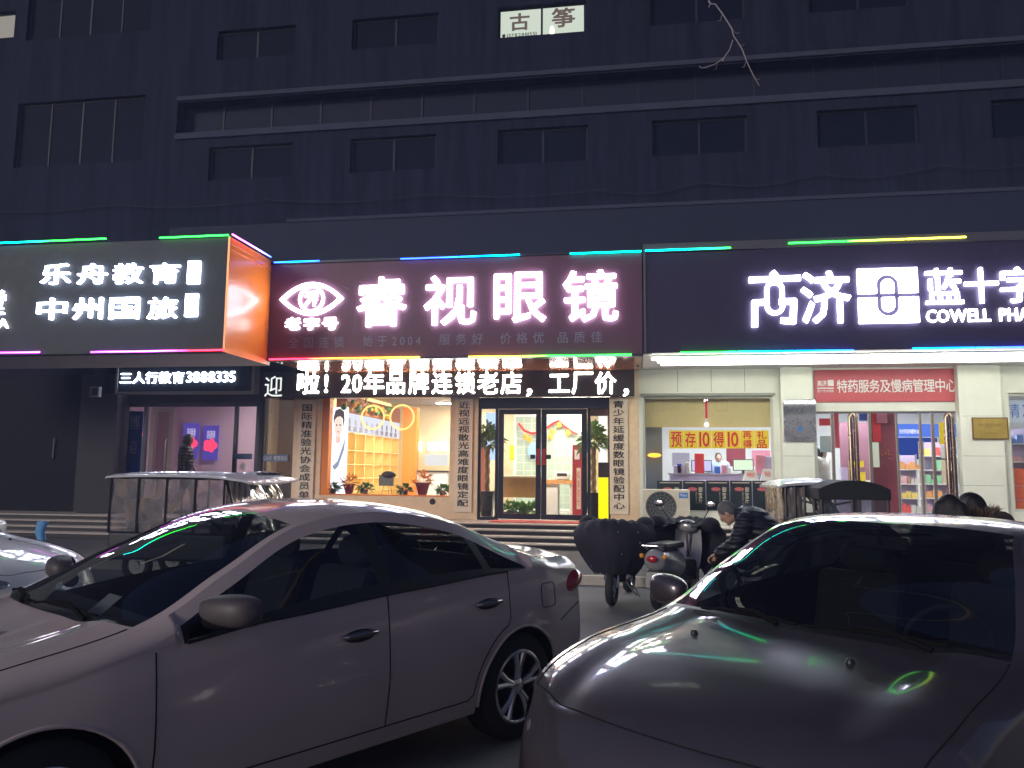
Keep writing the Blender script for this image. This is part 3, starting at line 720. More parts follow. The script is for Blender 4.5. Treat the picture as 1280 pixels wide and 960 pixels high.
def make_car(name, label, paint, P, loc, yaw):
    root = thing(name, label, 'car', (0, 0, 0))
    C = P['C']; E = P['E']; W = P['W']; belt = P['belt']; WB = P['wb']/2; RA = P['arch']; sill = P['sill']; NS = len(C)-1
    xf, xr = E[2][0], E[NS-2][0]
    zb_ = lambda x: lerp(belt, x)
    def Wp(x): return lerp(W, x)
    def yside(x, z):
        w_ = Wp(x); b_ = zb_(x)
        if z <= b_:
            t = (z-.2)/(b_-.2); t = max(0, t)
            s_ = .90+.10*min(1, t/.45)**.45 if t < .45 else 1-.045*((t-.45)/.55)**2
            # shoulder crease
            return w_*s_
        return w_*.955
    # find u for given side x
    us = []; 
    def Eu(u): return cr(E, u)
    # ---- side grid
    NU = 260; cols = []
    u0, u1 = 2.0, NS-2.0
    for k in range(NU+1):
        u = u0+(u1-u0)*k/NU; ex, ey, ez = Eu(u); zb = min(zb_(ex), ez-.012)
        zl = sill
        for s_ in (1, -1):
            dx = ex-s_*WB
            if abs(dx) < RA: zl = max(zl, P['rw']+sqrt(RA*RA-dx*dx))
        zl = min(zl, zb-.05)
        rail = lerp(P['rail'], ex); zt = max(zb+.004, ez-rail)
        if zt > ez-.006: zt = ez-.006
        zs = [zl+(zb-zl)*q/12 for q in range(13)]+[zb+(zt-zb)*q/6 for q in range(1, 7)]+[zt+(ez-zt)*q/2 for q in (1, 2)]
        pts = []; yb = yside(ex, zb)
        for z in zs:
            if z <= zb+1e-6: y = yside(ex, z)
            else:
                t = (z-zb)/(ez-zb); y = yb+(ey-yb)*(t*.82+.18*t*t) if ez-zb > .12 else yb+(ey-yb)*(1-sqrt(max(0, 1-t*t)))
            pts.append((ex, y, z))
        cols.append((u, ex, zl, zb, zt, ez, pts))
    # which faces are window / frame
    body = {1: MB(), -1: MB()}; frame = {1: MB(), -1: MB()}; wins = {}
    doorf = {1: {}, -1: {}}
    def inwin(x):
        for j, (a, b_) in enumerate(P['wins']):
            if b_ <= x <= a: return j
        return None
    dl0, dl1 = P['wins'][0][0], P['wins'][-1][1]
    for s_ in (1, -1):
        for k in range(NU):
            a, b_ = cols[k], cols[k+1]; xm = (a[1]+b_[1])/2
            for j in range(20):
                q = [a[6][j], b_[6][j], b_[6][j+1], a[6][j+1]]
                q = [(p[0], p[1]*s_, p[2]) for p in q]
                if s_ < 0: q = q[::-1]
                if 12 <= j < 18 and dl1-.03 < xm < dl0+.03 and a[4]-a[3] > .008:
                    w_ = inwin(xm)
                    if w_ is not None and j != 12 and (a[4]-a[3]) > .03:
                        wins.setdefault((s_, w_), MB()).quad(*q)
                    else: frame[s_].quad(*q)
                else:
                    zc = (q[0][2]+q[2][2])/2; dk = None
                    if j < 18:
                        for di, (da, db) in enumerate(P['doors']):
                            if db < xm < da and zc > P['sill']+.09 and not (abs(xm+WB) < RA+.05 and (xm+WB)**2+(zc-P['rw'])**2 < (RA+.05)**2): dk = di
                    if dk is None: body[s_].quad(*q)
                    else: doorf[s_].setdefault(dk, MB()).quad(*q)
    # ---- top grid (fascias, bonnet, screen, roof, tail)
    NV = 20; NT = 300; top = MB(); ws = MB(); bl = MB(); bonnet = MB(); roof = MB(); boot = MB(); wf = MB(); rows = []
    for k in range(NT+1):
        u = NS*k/NT; cx, cz = cr(C, u); ex, ey, ez = Eu(u)
        if u < 2: ex = xf-(.0); ey = yside(xf, ez) if u < 1.8 else ey*1; 
        if u < 2: t = max(0, (u-1.5)/.5); ey = yside(xf, min(ez, zb_(xf)))*(1-t)+E[2][1]*t
        if u > NS-2:
            t = max(0, 1-(u-NS+2)/.5); ex = xr; ey = yside(xr, min(ez, zb_(xr)))*(1-t)+E[NS-2][1]*t
        r_ = []
        for j in range(-NV, NV+1):
            v = j/NV; av = abs(v)
            pw = 2.4 if 2 <= u <= NS-2 else 2.8
            hp = 3.2 if u > P['uc'] and u < NS-3 else 2.2
            crown = 0
            if 2 <= u <= P['uc']: crown = -.012*math.exp(-((av-.62)/.10)**2)+.010*math.exp(-((av-.78)/.12)**2)   # bonnet creases
            r_.append((cx+(ex-cx)*av**pw, ey*v, cz+(ez-cz)*av**hp+crown))
        rows.append((u, r_))
    hz = (P['uc']+.06, P['uh']-.04); bz = (P['ur']+.08, P['ub']-.05)
    for k in range(NT):
        u = (rows[k][0]+rows[k+1][0])/2
        for j in range(2*NV):
            av = abs((j+.5)/NV-1); a, b_ = rows[k][1], rows[k+1][1]
            q = (a[j], a[j+1], b_[j+1], b_[j])
            if P['uc']-.02 < u < P['uh'] and av < .97:
                if hz[0] < u < hz[1] and av < .93: ws.quad(*q)
                else: wf.quad(*q)
            elif P['ur'] < u < P['ub'] and av < .93:
                if bz[0] < u < bz[1] and av < .86: bl.quad(*q)
                else: wf.quad(*q)
            elif 2.02 < u <= P['uc']-.02 and av < .955: bonnet.quad(*q)
            elif P['uh'] <= u <= P['ur']: roof.quad(*q)
            elif P['ub'] <= u < NS-1.9 and av < .9: boot.quad(*q)
            else: top.quad(*q)
    pm = paint
    def fuse(mb):   # weld verts for smooth normals
        d = {}; vs = []; mp = []
        for v in mb.v:
            k = (round(v[0], 4), round(v[1], 4), round(v[2], 4))
            if k not in d: d[k] = len(vs); vs.append(v)
            mp.append(d[k])
        fs = []
        for f in mb.f:
            g = []
            for i in f:
                if not g or mp[i] != g[-1]: g.append(mp[i])
            if len(g) > 1 and g[0] == g[-1]: g.pop()
            if len(set(g)) > 2: fs.append(tuple(g))
        mb.v, mb.f = vs, fs; return mb
    # side orientation for outward normals
    def flip(mb): mb.f = [tuple(reversed(f)) for f in mb.f]; return mb
    full = MB()
    for s_ in (1, -1): full.add(body[s_].v, [tuple(reversed(f)) for f in body[s_].f])
    full.add(top.v, [tuple(reversed(f)) for f in top.f])
    def bb(mb, name_, m_, par=root, rev=False, **k):
        fuse(mb)
        # outward test: average of normal . radial
        acc = 0
        for f in mb.f[::max(1, len(mb.f)//60)]:
            p = [Vector(mb.v[i]) for i in f]; n_ = (p[1]-p[0]).cross(p[2]-p[0]); c_ = sum(p, Vector())/len(p); acc += n_.dot(c_-Vector((0, 0, .6)))
        if acc < 0: flip(mb)
        o = mb.build(name_, m_, par, fixn=False, smooth='all', **k); return o
    # body: orient per sub mesh before merge
    parts = []
    for mb in (body[1], body[-1], top):
        fuse(mb); acc = 0
        for f in mb.f[::37]:
            p = [Vector(mb.v[i]) for i in f]; n_ = (p[1]-p[0]).cross(p[2]-p[0]); c_ = sum(p, Vector())/len(p); acc += n_.dot(c_-Vector((0, 0, .6)))
        if acc < 0: flip(mb)
        parts.append(mb)
    full = MB()
    for mb in parts: full.add(mb.v, mb.f)
    fuse(full)
    bo = full.build('body', pm, root, fixn=False, smooth='all')
    bonn = bb(bonnet, 'bonnet', pm); rf = bb(roof, 'roof', pm); bt = bb(boot, 'boot_lid', pm)
    wso = bb(ws, 'windscreen', M['carglass']); blo = bb(bl, 'rear_screen', M['carglass'])
    wfm = wf.build('screen_surround', M['trim'], root, fixn=False, smooth='all')
    # doors with windows as their children
    for s_ in (1, -1):
        dobj = {}
        for di, mb in sorted(doorf[s_].items()):
            dobj[di] = bb(mb, 'door', pm)
        for (ss, wi), mb in wins.items():
            if ss != s_: continue
            bb(mb, 'window', M['carglass_side'], dobj.get(wi, root))
        frame[s_].build('window_frame', M['trim'], root, fixn=False, smooth='all')
        # seams
        def ribbon(pts, name_, par, w_=.0035, m_=M['well']):
            q = MB()
            q.tube([(x, s_*(yside(x, z)+.0005), z) for x, z in pts], w_, 6); return q.build(name_, m_, par, smooth=True)
        for di, (da, db) in enumerate(P['doors']):
            if di not in dobj: continue
            zt = P['sill']+.09; pl = [(da, zb_(da)-.005)]+[(da+P['lean']*math.sin(pi*t), zb_(da)+(zt-zb_(da))*t) for t in [i/12 for i in range(1, 13)]]
            pl += [(da+(db-da)*t, zt) for t in [i/14 for i in range(1, 15)] if not abs(da+(db-da)*t+WB) < RA+.05]
            if di == 1:
                a0 = [(-WB+(RA+.05)*cos(t), P['rw']+(RA+.05)*sin(t)) for t in [i*.08 for i in range(0, 20)]]
                a0 = [p for p in a0 if p[0] > db and p[1] > zt]
                pl = [p for p in pl if p[0] > -WB+RA+.04]+a0+[(db, z) for z in (a0[-1][1]+.04, zb_(db)-.1, zb_(db)-.005)]
            else: pl += [(db, zt+(zb_(db)-.005-zt)*i/12) for i in range(1, 13)]
            ribbon(pl, 'door_seam', dobj[di])
            # belt strip
            ds = min(da, dl0+.02); q = MB(); q.tube([(ds+(db-ds)*i/16, s_*(yside(ds+(db-ds)*i/16, zb_(ds+(db-ds)*i/16))+.002), zb_(ds+(db-ds)*i/16)+.004) for i in range(17)], .009, 6); q.build('belt_strip', M['trim'], dobj[di], smooth=True)
            # handle with recess
            hx = db+.19; hz_ = zb_(hx)-P.get('hd', .125); hy = yside(hx, hz_)
            q = MB(); q.ball((hx-.005, s_*(hy-.004), hz_-.004), .105, .011, .036, 18, 10); q.build('handle_recess', M['trim'], dobj[di], smooth=True)
            q = MB(); q.tube([(hx-.10, s_*(hy+.006), hz_+.006), (hx-.085, s_*(hy+.026), hz_+.010), (hx, s_*(hy+.034), hz_+.013), (hx+.085, s_*(hy+.024), hz_+.008), (hx+.10, s_*(hy+.004), hz_+.004)], [.010, .014, .016, .014, .010], 10)
            q.build('handle', M['handle'], dobj[di], smooth=True)
        # arch liner + lip
        for ax in (WB, -WB):
            q = MB(); A = [(ax+RA*cos(t), P['rw']+RA*sin(t)) for t in [pi*i/28-.35+(.7*i/28) for i in range(29)]]
            A = [(ax+RA*cos(-.25+(pi+.5)*i/30), P['rw']+RA*sin(-.25+(pi+.5)*i/30)) for i in range(31)]
            q.grid([[(x, s_*(yside(x, max(z, sill))-.002), z) for x, z in A], [(x, s_*.52, z) for x, z in A]])
            q.add([(x, s_*.52, z) for x, z in A], [tuple(range(31))]); q.build('wheel_arch', M['well'], root)
            q = MB(); q.tube([(x, s_*(yside(x, z)-.001), z) for x, z in A if z > sill+.01], .009, 8); q.build('arch_lip', pm, root, smooth=True)
            # wheel
            rw = P['rw']; yo = s_*(Wp(ax)-.03)
            wv = thing('wheel', None, None); wv.parent = root; wv.location = (ax, yo, rw)
            ax_ = 'y'; k = -s_
            def L(prof, m_, nm, n=40, sm=True):
                q = MB(); q.lathe([(r_, k*h) for r_, h in prof], 'y', (ax, yo, rw), n); return q.build(nm, m_, wv, smooth=sm)
            rr = P['rim']
            L([(rr, .015), (rr+.01, .0), (rw-.03, .004), (rw-.006, .022), (rw, .05), (rw, .17), (rw-.008, .2), (rr, .21)], M['rubber'], 'tyre')
            rim = L([(rr+.004, .004), (rr-.012, .006), (rr-.018, .02), (rr-.03, .12), (.05, .13), (0, .13)], M['trim'], 'rim')
            L([(rr+.006, .003), (rr-.006, -.002), (rr-.016, .004), (rr-.018, .03)], M['alloy'], 'rim_edge')
            q = MB()
            for i in range(5):
                for dd in (-.16, .16):
                    t = 2*pi*i/5+.35; t1 = t+dd*.5; t2 = t+dd*1.05
                    q.tube([(ax+.045*cos(t1), yo+k*.028, rw+.045*sin(t1)), (ax+rr*.55*cos(t+dd*.8), yo+k*.018, rw+rr*.55*sin(t+dd*.8)), (ax+(rr-.012)*cos(t2+dd*.2), yo+k*.016, rw+(rr-.012)*sin(t2+dd*.2))], [.020, .016, .021], 8)
            q.lathe([(0, k*.006), (.028, k*.008), (.05, k*.02), (.055, k*.05)], 'y', (ax, yo, rw), 20); q.build('spokes', M['alloy'], wv, smooth=True)
        # mirror
        ms = P.get('ms', 1); mx_, mz_ = P['mirror'][0], P['mirror'][1]; my_ = Wp(mx_)*.955
        q = MB()
        pts = []
        for i in range(13):
            t = pi*i/12; row = []
            for k2 in range(20):
                w_ = 2*pi*k2/20
                cw, sw = math.copysign(abs(cos(w_))**.7, cos(w_)), math.copysign(abs(sin(w_))**.7, sin(w_)); xx = ms*.085*sin(t)**.6*cw; 
                if xx < -.02: xx = -.02+(xx+.02)*.12
                yy = ms*cos(t)*.125; zz = ms*P.get('mh', 1)*.078*(max(0, sin(t))**.5)*sw*(1.0+.16*cos(t))
                row.append((mx_+xx+yy*-.18*1, s_*(my_+.155+yy), mz_+zz))
            pts.append(row)
        q.grid(pts, wrap=True); mo = q.build('mirror', P.get('mm', pm), root, smooth=True)
        q = MB(); q.tube([(mx_+.02, s_*(my_-.01), mz_-.055), (mx_+.01, s_*(my_+.05), mz_-.06), (mx_, s_*(my_+.13), mz_-.055), (mx_, s_*(my_+.20), mz_-.050)], [.045, .034, .03, .02], 10); q.build('mirror_arm', M['wiper'], mo, smooth=True)
        q = MB(); q.ball((mx_-.032, s_*(my_+.155), mz_), .006, .095, .058); q.build('mirror_glass', M['chrome'], mo, smooth=True)
        # sail panel
        # lamps
        q = MB(); tl = P['tail']; q.ball((tl[0], s_*tl[1], tl[2]), tl[3], tl[4], tl[5], 22, 14, rot=Matrix.Rotation(tl[6], 3, 'Y') @ Matrix.Identity(3)); lo = q.build('tail_light', M['redlens'], root, smooth=True)
        q = MB(); hl = P['head']; q.ball((hl[0], s_*hl[1], hl[2]), hl[3], hl[4], hl[5], 22, 14, rot=Matrix.Rotation(s_*hl[6], 3, 'Z')); q.build('headlight', M['clearlens'], root, smooth=True)
        # front and rear bumper seams
        bx = -WB-RA-.02; bx = P['bumpseam'][0]
        ribbon([(bx[0]+(bx[1]-bx[0])*t, bx[2]+(bx[3]-bx[2])*t) for t in [i/8 for i in range(9)]], 'bumper_seam', bo)
    # bonnet shut line
    q = MB()
    fl = []
    for k in range(NT+1):
        u, r_ = rows[k]
        if 2.03 < u <= P['uc']-.05: fl.append((r_[NV*2-1], r_[1]))
    fl0 = [rows[min(range(NT+1), key=lambda i: abs(rows[i][0]-2.03))][1][j] for j in range(1, 2*NV)]
    pth = [p[0] for p in reversed(fl)]+fl0[::-1]+[p[1] for p in fl]
    q.tube([(p[0], p[1], p[2]+.001) for p in pth], .003, 6); q.build('bonnet_seam', M['well'], bonn, smooth=True)
    # fuel flap on the left rear wing
    fx, fz = P['fuel']
    q = MB(); pr = []
    for i in range(28):
        t = 2*pi*i/28; a = .075*(abs(cos(t))**.35)*(1 if cos(t) > 0 else -1); b_ = .075*(abs(sin(t))**.35)*(1 if sin(t) > 0 else -1); pr.append((fx+a, P['fside']*(yside(fx+a, fz+b_)+.0005), fz+b_))
    q.tube(pr, .0028, 6, closed=True); q.build('fuel_flap_seam', M['well'], bo, smooth=True)
    # windscreen wipers, washer jets, inner mirror
    def toppt(u, v):
        k = min(range(NT+1), key=lambda i: abs(rows[i][0]-u)); r_ = rows[k][1]; f = (v+1)*NV; j = min(int(f), 2*NV-1); t = f-j
        return Vector(r_[j]).lerp(Vector(r_[j+1]), t)
    uc = P['uc']
    for v0, v1 in ((.05, .72), (-.62, .02)):
        w_ = MB(); pts = [toppt(uc+.045+.02*sin(pi*t), v0+(v1-v0)*t)+Vector((.01, 0, .014)) for t in [i/10 for i in range(11)]]
        w_.tube(pts, .006, 6); w_.tube([toppt(uc-.02, v1-.06 if v0 > 0 else v1-.1)+Vector((0, 0, .01)), pts[6]+Vector((0, 0, .012)), pts[4]+Vector((0, 0, .012))], .010, 6); w_.build('wiper', M['wiper'], root, smooth=True)
    for v in (.42, -.42):
        c_ = toppt(uc-.42, v); q = MB(); q.lathe([(.016, -.005), (.016, .006), (.010, .016), (0, .017)], 'z', tuple(c_), 12); q.build('washer_jet', M['trim'], root, smooth=True)
    # interior
    it = thing('interior', None, None); it.parent = root
    cc = P.get('cabin', 0.)
    B(-1.7, 1.1, -.72, .72, .30, .36).build('floor', M['trim'], it)
    q = MB(); q.grid([[(1.15+cc, y, .93), (.98+cc, y, .97), (.78+cc, y, .95), (.66+cc, y, .86), (.62+cc, y, .6), (.62+cc, y, .35)] for y in (-.72, -.5, -.2, .2, .5, .72)]); q.build('dashboard', M['seat'], it, smooth=True)
    q = MB(); ct = Vector((.48+cc, .36, .90)); ring = []
    for i in range(24):
        t = 2*pi*i/24; ring.append(ct+Vector((-.09*cos(t)*1, .18*sin(t), .16*cos(t))))
    q.tube(ring, .013, 8, closed=True); q.tube([ct, ct+Vector((.25, 0, -.1))], .03, 8); q.tube([ct+Vector((0, -.17, 0)), ct+Vector((0, .17, 0))], .018, 8); q.build('steering_wheel', M['seat'], it, smooth=True)
    def seat(x, y, w_, nm='seat'):
        s2_ = thing(nm, None, None); s2_.parent = it; s2_.location = (x, y, .36)
        q = MB(); q.obox((x+.02, y, .52), (.24, 0, .02), (0, w_, 0), (-.01, 0, .09)); q.obox((x-.26, y, .80), (.06, 0, .02), (0, w_*.95, 0), (-.10, 0, .30)); return q.build('seat', M['seat'], it, bev=.05)
    for y in (.36, -.36):
        s2_ = MB(); x = -.02+cc; s2_.obox((x+.02, y, .52), (.24, 0, .02), (0, .25, 0), (-.01, 0, .09)); s2_.obox((x-.27, y, .80), (.06, 0, .02), (0, .24, 0), (-.09, 0, .28)); so_ = s2_.build('seat', M['seat'], it, bev=.05)
        h = MB(); h.ball((x-.385, y, 1.16), .055, .14, .10, 16, 10); h.build('head_restraint', M['seat'], it, smooth=True)
    s2_ = MB(); x = -1.0+cc; s2_.obox((x+.02, 0, .50), (.24, 0, .02), (0, .62, 0), (-.01, 0, .09)); s2_.obox((x-.26, 0, .80), (.06, 0, .02), (0, .62, 0), (-.14, 0, .27)); s2_.build('rear_seat', M['seat'], it, bev=.05)
    for y in (.36, -.36):
        h = MB(); h.ball((x-.43, y, 1.07), .05, .13, .07, 16, 10); h.build('head_restraint', M['seat'], it, smooth=True)
    rm = MB(); pz = toppt(P['uh']-.25, 0); rm.obox((pz.x-.10, 0, pz.z-.07), (.012, 0, .004), (0, .12, 0), (-.004, 0, .03)); rm.tube([(pz.x-.09, 0, pz.z-.07), (pz.x-.02, 0, pz.z-.01)], .012, 6); rm.build('inner_mirror', M['seat'], it)
    if P.get('papers'):
        q = MB(); c_ = toppt(uc+.34, .45); q.obox((c_.x-.02, c_.y, c_.z-.05), (.05, 0, -.04), (0, .07, 0), (.0005, 0, .0008)); q.build('dashboard_paper', M['paper'], it)
    # number plate area, grille, lower grille
    q = MB(); fx_ = C[1][0]; q.box(fx_-.10, fx_+.002, -.45, .45, .30, .40); q.build('grille', M['trim'], root, bev=.02)
    B(-WB-.6, WB+.5, -.70, .70, .20, .26).build('underbody', M['well'], root)
    root.location = loc; root.rotation_euler = (0, 0, yaw)
    return root, rows, toppt

CS = dict(wb=2.65, rw=.318, rim=.213, arch=.365, sill=.235,
  C=[(2.14, .22), (2.27, .45), (2.10, .735), (1.72, .885), (1.16, 1.005), (.70, 1.235), (.20, 1.425), (-.38, 1.480), (-.98, 1.405), (-1.42, 1.245), (-1.80, 1.085), (-2.14, 1.055), (-2.25, .74), (-2.2, .25)],
  E=[(1.86, .80, .22), (1.86, .84, .45), (1.86, .715, .735), (1.55, .76, .855), (.95, .765, .975), (.56, .685, 1.175), (.12, .575, 1.365), (-.38, .555, 1.42), (-.95, .555, 1.345), (-1.38, .60, 1.19), (-1.72, .665, 1.06), (-2.03, .68, 1.02), (-2.03, .78, .74), (-2.03, .78, .25)],
  W=[(1.90, .77), (1.6, .855), (1.1, .885), (0, .888), (-1.2, .885), (-1.6, .865), (-2.05, .78)],
  belt=[(1.9, .68), (1.4, .80), (.95, .885), (.4, .925), (-.4, .965), (-1.1, 1.005), (-1.45, 1.015), (-1.8, .98), (-2.05, .93)],
  rail=[(1.0, .06), (.3, .055), (-.4, .055), (-.9, .07), (-1.3, .115), (-1.6, .16)],
  wins=[(.78, -.22), (-.31, -1.02), (-1.07, -1.36)], doors=[(.93, -.265), (-.265, -1.20)], lean=.0,
  uc=4, uh=6, ur=8, ub=10, mirror=(.62, 1.0), ms=1.0, tail=(-1.93, .70, .87, .19, .105, .085, .25), head=(1.84, .58, .655, .26, .13, .085, -.55),
  bumpseam=[(-1.74, -2.02, .66, .74)], fuel=(-1.60, .84), fside=1, papers=1)
P1 = dict(CS); P1.update(mm=mat('shaded_mirror_shell', (.075, .063, .068), .55, noise=.15), hd=.165, ms=1.2, mh=.68, mirror=(.68, 1.045), belt=[(1.9, .68), (1.4, .80), (.95, .89), (.4, .945), (-.4, .99), (-1.1, 1.02), (-1.45, 1.025), (-1.8, .98), (-2.05, .93)])  # mirror shell is body paint darkened, its shade put into the colour
P1['C'] = [(x, z-(.022 if z > 1.2 else 0)) for x, z in CS['C']]; P1['E'] = [(x, y, z-(.022 if z > 1.1 else 0)) for x, y, z in CS['E']]
whitep = car_paint('white_car_paint', (.53, .43, .415), .0, .42)
silver = car_paint('silver_car_paint', (.088, .074, .088), .55, .36)
white0 = car_paint('plain_white_car_paint', (.80, .80, .78), .0, .5)
CAR1 = (-2.14, 4.22, R(237)); CAR2 = (1.345, 4.28, R(231.9))
c1, rows1, tp1 = make_car('parked_car', 'off white saloon car in front, side on, with a red tail light beside the motorbikes', whitep, P1, CAR1[:2]+(0,), CAR1[2])
P2 = dict(CS); P2['C'] = [(2.14, .22), (2.27, .45), (2.11, .78), (1.74, .93), (1.16, 1.01), (.70, 1.225), (.20, 1.40), (-.38, 1.425), (-.98, 1.355)]+CS['C'][9:]; P2['E'] = [(1.86, .80, .22), (1.86, .84, .45), (1.88, .765, .765), (1.55, .785, .895), (.95, .765, .98), CS['E'][5], CS['E'][6], (-.38, .555, 1.385), (-.95, .555, 1.31)]+CS['E'][9:]; P2['W'] = [(1.92, .83), (1.6, .872)]+CS['W'][2:]; P2['belt'] = [(1.9, .70), (1.4, .82), (.95, .885)]+CS['belt'][3:]; P2.update(head=(1.93, .58, .64, .12, .13, .07, .0), mirror=(.60, 1.0), fside=-1, papers=0)
c2, rows2, tp2 = make_car('parked_car', 'silver grey saloon car seen from the front with shop signs mirrored in its bonnet', silver, P2, CAR2[:2]+(0,), CAR2[2])
P0 = dict(CS); P0.update(papers=0)
c0, rows0, tp0 = make_car('parked_car', 'plain white car at the left edge with only its pale bonnet showing', white0, P0, (-7.15, 6.15, 0), R(2))
for c in (c0, c1, c2): c['group'] = 'parked cars'
# ------------------------------------------------------------------ shop fronts and interiors
def card(nm, lab, cat, px, Y, m, th=.012, parent=None, group=None):
    X0, X1, Z0, Z1 = rect(*px, Y); return B(X0, X1, Y, Y+th, Z0, Z1).build(nm, m, parent, lab, cat, group)
E_ = {}
def em(nm, col, s):
    if nm not in E_: E_[nm] = emit(nm, col, s)
    return E_[nm]
def gl_pane(nm, X0, X1, Y, Z0, Z1, par, m=None):
    return MB().quad((X0, Y, Z0), (X1, Y, Z0), (X1, Y, Z1), (X0, Y, Z1)).build(nm, m or M['glass'], par, fixn=False)
def frame4(X0, X1, Z0, Z1, y0, y1, t, mb=None):
    q = mb or MB(); q.box(X0, X1, y0, y1, Z0, Z0+t); q.box(X0, X1, y0, y1, Z1-t, Z1); q.box(X0, X0+t, y0, y1, Z0+t, Z1-t); q.box(X1-t, X1, y0, y1, Z0+t, Z1-t); return q
def leaves(mb, c, r, n, size, flat=1.0, droop=.3):
    c = Vector(c)
    for i in range(n):
        a = random.uniform(0, 2*pi); e = random.uniform(-.25, 1.0)*pi/2; d = Vector((cos(a)*cos(e), sin(a)*cos(e), sin(e)*flat)); 
        p = c+d*r*random.uniform(.25, 1); l = size*random.uniform(.7, 1.3); t = (d+Vector((0, 0, random.uniform(-droop, .4)))).normalized(); s_ = t.cross(Vector((random.random(), random.random(), 1))).normalized()*l*.22
        mb.add([p, p+t*l*.5+s_, p+t*l-Vector((0, 0, l*.2)), p+t*l*.5-s_], [(0, 1, 2, 3)])
    return mb
M['leaf'] = mat('leaf_green', (.06, .17, .04), .45, noise=.4, nscale=14); M['leaf2'] = mat('leaf_light', (.16, .30, .06), .45, noise=.4, nscale=14)
M['trunk'] = mat('plant_stem', (.25, .17, .09), .8); M['pot_black'] = mat('black_pot', (.02, .02, .022), .3); M['pot_pink'] = mat('pink_pot', (.50, .16, .22), .5)
M['maroon'] = mat('maroon_wrap', (.20, .01, .03), .5); M['orangef'] = mat('orange_petals', (.9, .32, .03), .6, noise=.3, nscale=20); M['wood'] = mat('counter_wood', (.52, .27, .09), .45, noise=.12, nscale=5)
M['yellow'] = mat('yellow_card', (.85, .66, .02), .5); M['blue'] = mat('blue_board', (.02, .10, .50), .45); M['pink'] = mat('pink_card', (.70, .25, .35), .6); M['lilac'] = mat('lilac_panel', (.50, .42, .62), .6)
M['redtext'] = mat('red_brush', (.70, .02, .02), .6)

# window of the optician
wx0, wx1 = owin[0], owin[1]
ow = thing('shop_window_dummy', None, None); bpy.data.objects.remove(ow)
jm = mat('orange_jamb', (.80, .24, .03), .5)
q = B(wx0, wx0+.17, YW+.02, YW+.215, wz0, wz1); q.box(wx0+.17, wx1, YW+.02, YW+.215, wz0, wz0+.03); wf_ = q.build('shop_window', jm, bd)
gl_pane('pane', wx0+.17, wx1, YW+.10, wz0+.03, wz1, wf_)
# glazed entrance
dx0, dx1, dz0, dz1 = odoor
tx_ = [at(p, 570, YW+.1)[0] for p in (622, 677, 735)]
hz0, hz1 = at(680, 511, YW+.1)[1], at(680, 497, YW+.1)[1]
q = MB(); y0, y1 = YW+.05, YW+.13
q.box(dx0, dx1, y0, y1, hz0, hz1); q.box(dx0, dx0+.06, y0, y1, dz0, hz0); q.box(dx1-.05, dx1, y0, y1, dz0, hz0); q.box(tx_[0]-.05, tx_[0]+.02, y0, y1, dz0, hz0); q.box(tx_[2]-.01, tx_[2]+.06, y0, y1, dz0, hz0)
q.box(dx0+.06, tx_[0]-.05, y0, y1, dz0, dz0+.07); q.box(tx_[2]+.06, dx1-.05, y0, y1, dz0, dz0+.07); q.box(tx_[0]-.04, tx_[0], y0, y1, hz1, dz1); q.box(tx_[2], tx_[2]+.04, y0, y1, hz1, dz1)
ef = q.build('entrance_frame', M['frame_dark'], bd, bev=.006)
gl_pane('pane', dx0, dx1, YW+.09, hz1, dz1, ef); gl_pane('pane', dx0+.06, tx_[0]-.05, YW+.09, dz0+.07, hz0, ef); gl_pane('pane', tx_[2]+.06, dx1-.05, YW+.09, dz0+.07, hz0, ef)
for a, b_, s_ in ((tx_[0]+.03, tx_[1]-.01, 1), (tx_[1]+.0, tx_[2]-.02, -1)):
    d = frame4(a, b_, dz0+.03, hz0-.01, YW+.04, YW+.10, .115).build('door', M['frame_dark'], bd, bev=.006)
    gl_pane('pane', a+.115, b_-.115, YW+.07, dz0+.145, hz0-.125, d)
    hx = b_-.17 if s_ > 0 else a+.17; zz = at(677, 571, YW)[1]
    B(hx-.06, hx+.05, YW-.02, YW+.038, zz-.05, zz+.05).build('handle', M['blackmetal'], d, bev=.01)
    sx = b_-.06 if s_ > 0 else a+.06
    B(sx-.035, sx+.035, YW+.034, YW+.038, zz-.18, zz+.18).build('red_paper_strip', mat('couplet_red', (.40, .02, .03), .6), d)
card('door_mat', 'red mat lying before the glass doors', 'mat', (0, 0, 1, 1), YW, M['red']) if False else None
B(dx0+.4, dx1-.3, YW-.75, YW-.02, ZP+.003, ZP+.015).build('door_mat', mat('mat_red', (.45, .06, .05), .9, noise=.2, nscale=30), None, 'flat red mat on the platform before the glass doors', 'mat')
# left glass return pane with the pale stripe
q = frame4(oside[0], oside[1], oside[2], oside[3], YW+.05, YW+.1, .035); sg = q.build('side_window', mat('pale_frame2', (.42, .40, .38), .4), bd)
gl_pane('pane', oside[0], oside[1], YW+.08, oside[2], oside[3], sg, glass('hazy_glass', (.75, .75, .78), .06, haze=.10, hazecol=(.35, .32, .33)))
B(oside[0]-.3, oside[1]+.25, YW+.75, YW+.8, ZP, 3.6).build('inner_partition', mat('grey_partition', (.16, .145, .15), .6, noise=.2, nscale=2), bd)
st = thing('window_decal', 'faded blue stripe with white characters stuck on the narrow glass pane beside the left door', 'decal', (0, YW+.05, 0))
X0, X1, Z0, Z1 = rect(326, 568, 360, 577, YW+.04)
B(X0, X1, YW+.044, YW+.048, Z0, Z1).build('stripe', mat('decal_blue', (.10, .16, .32), .5), st)
q = MB(); text(q, '三人行 教育培训', X0+.03, X1-.03, Z0+.03, Z1-.03, YW+.043, .003); q.build('lettering', M['white'], st)

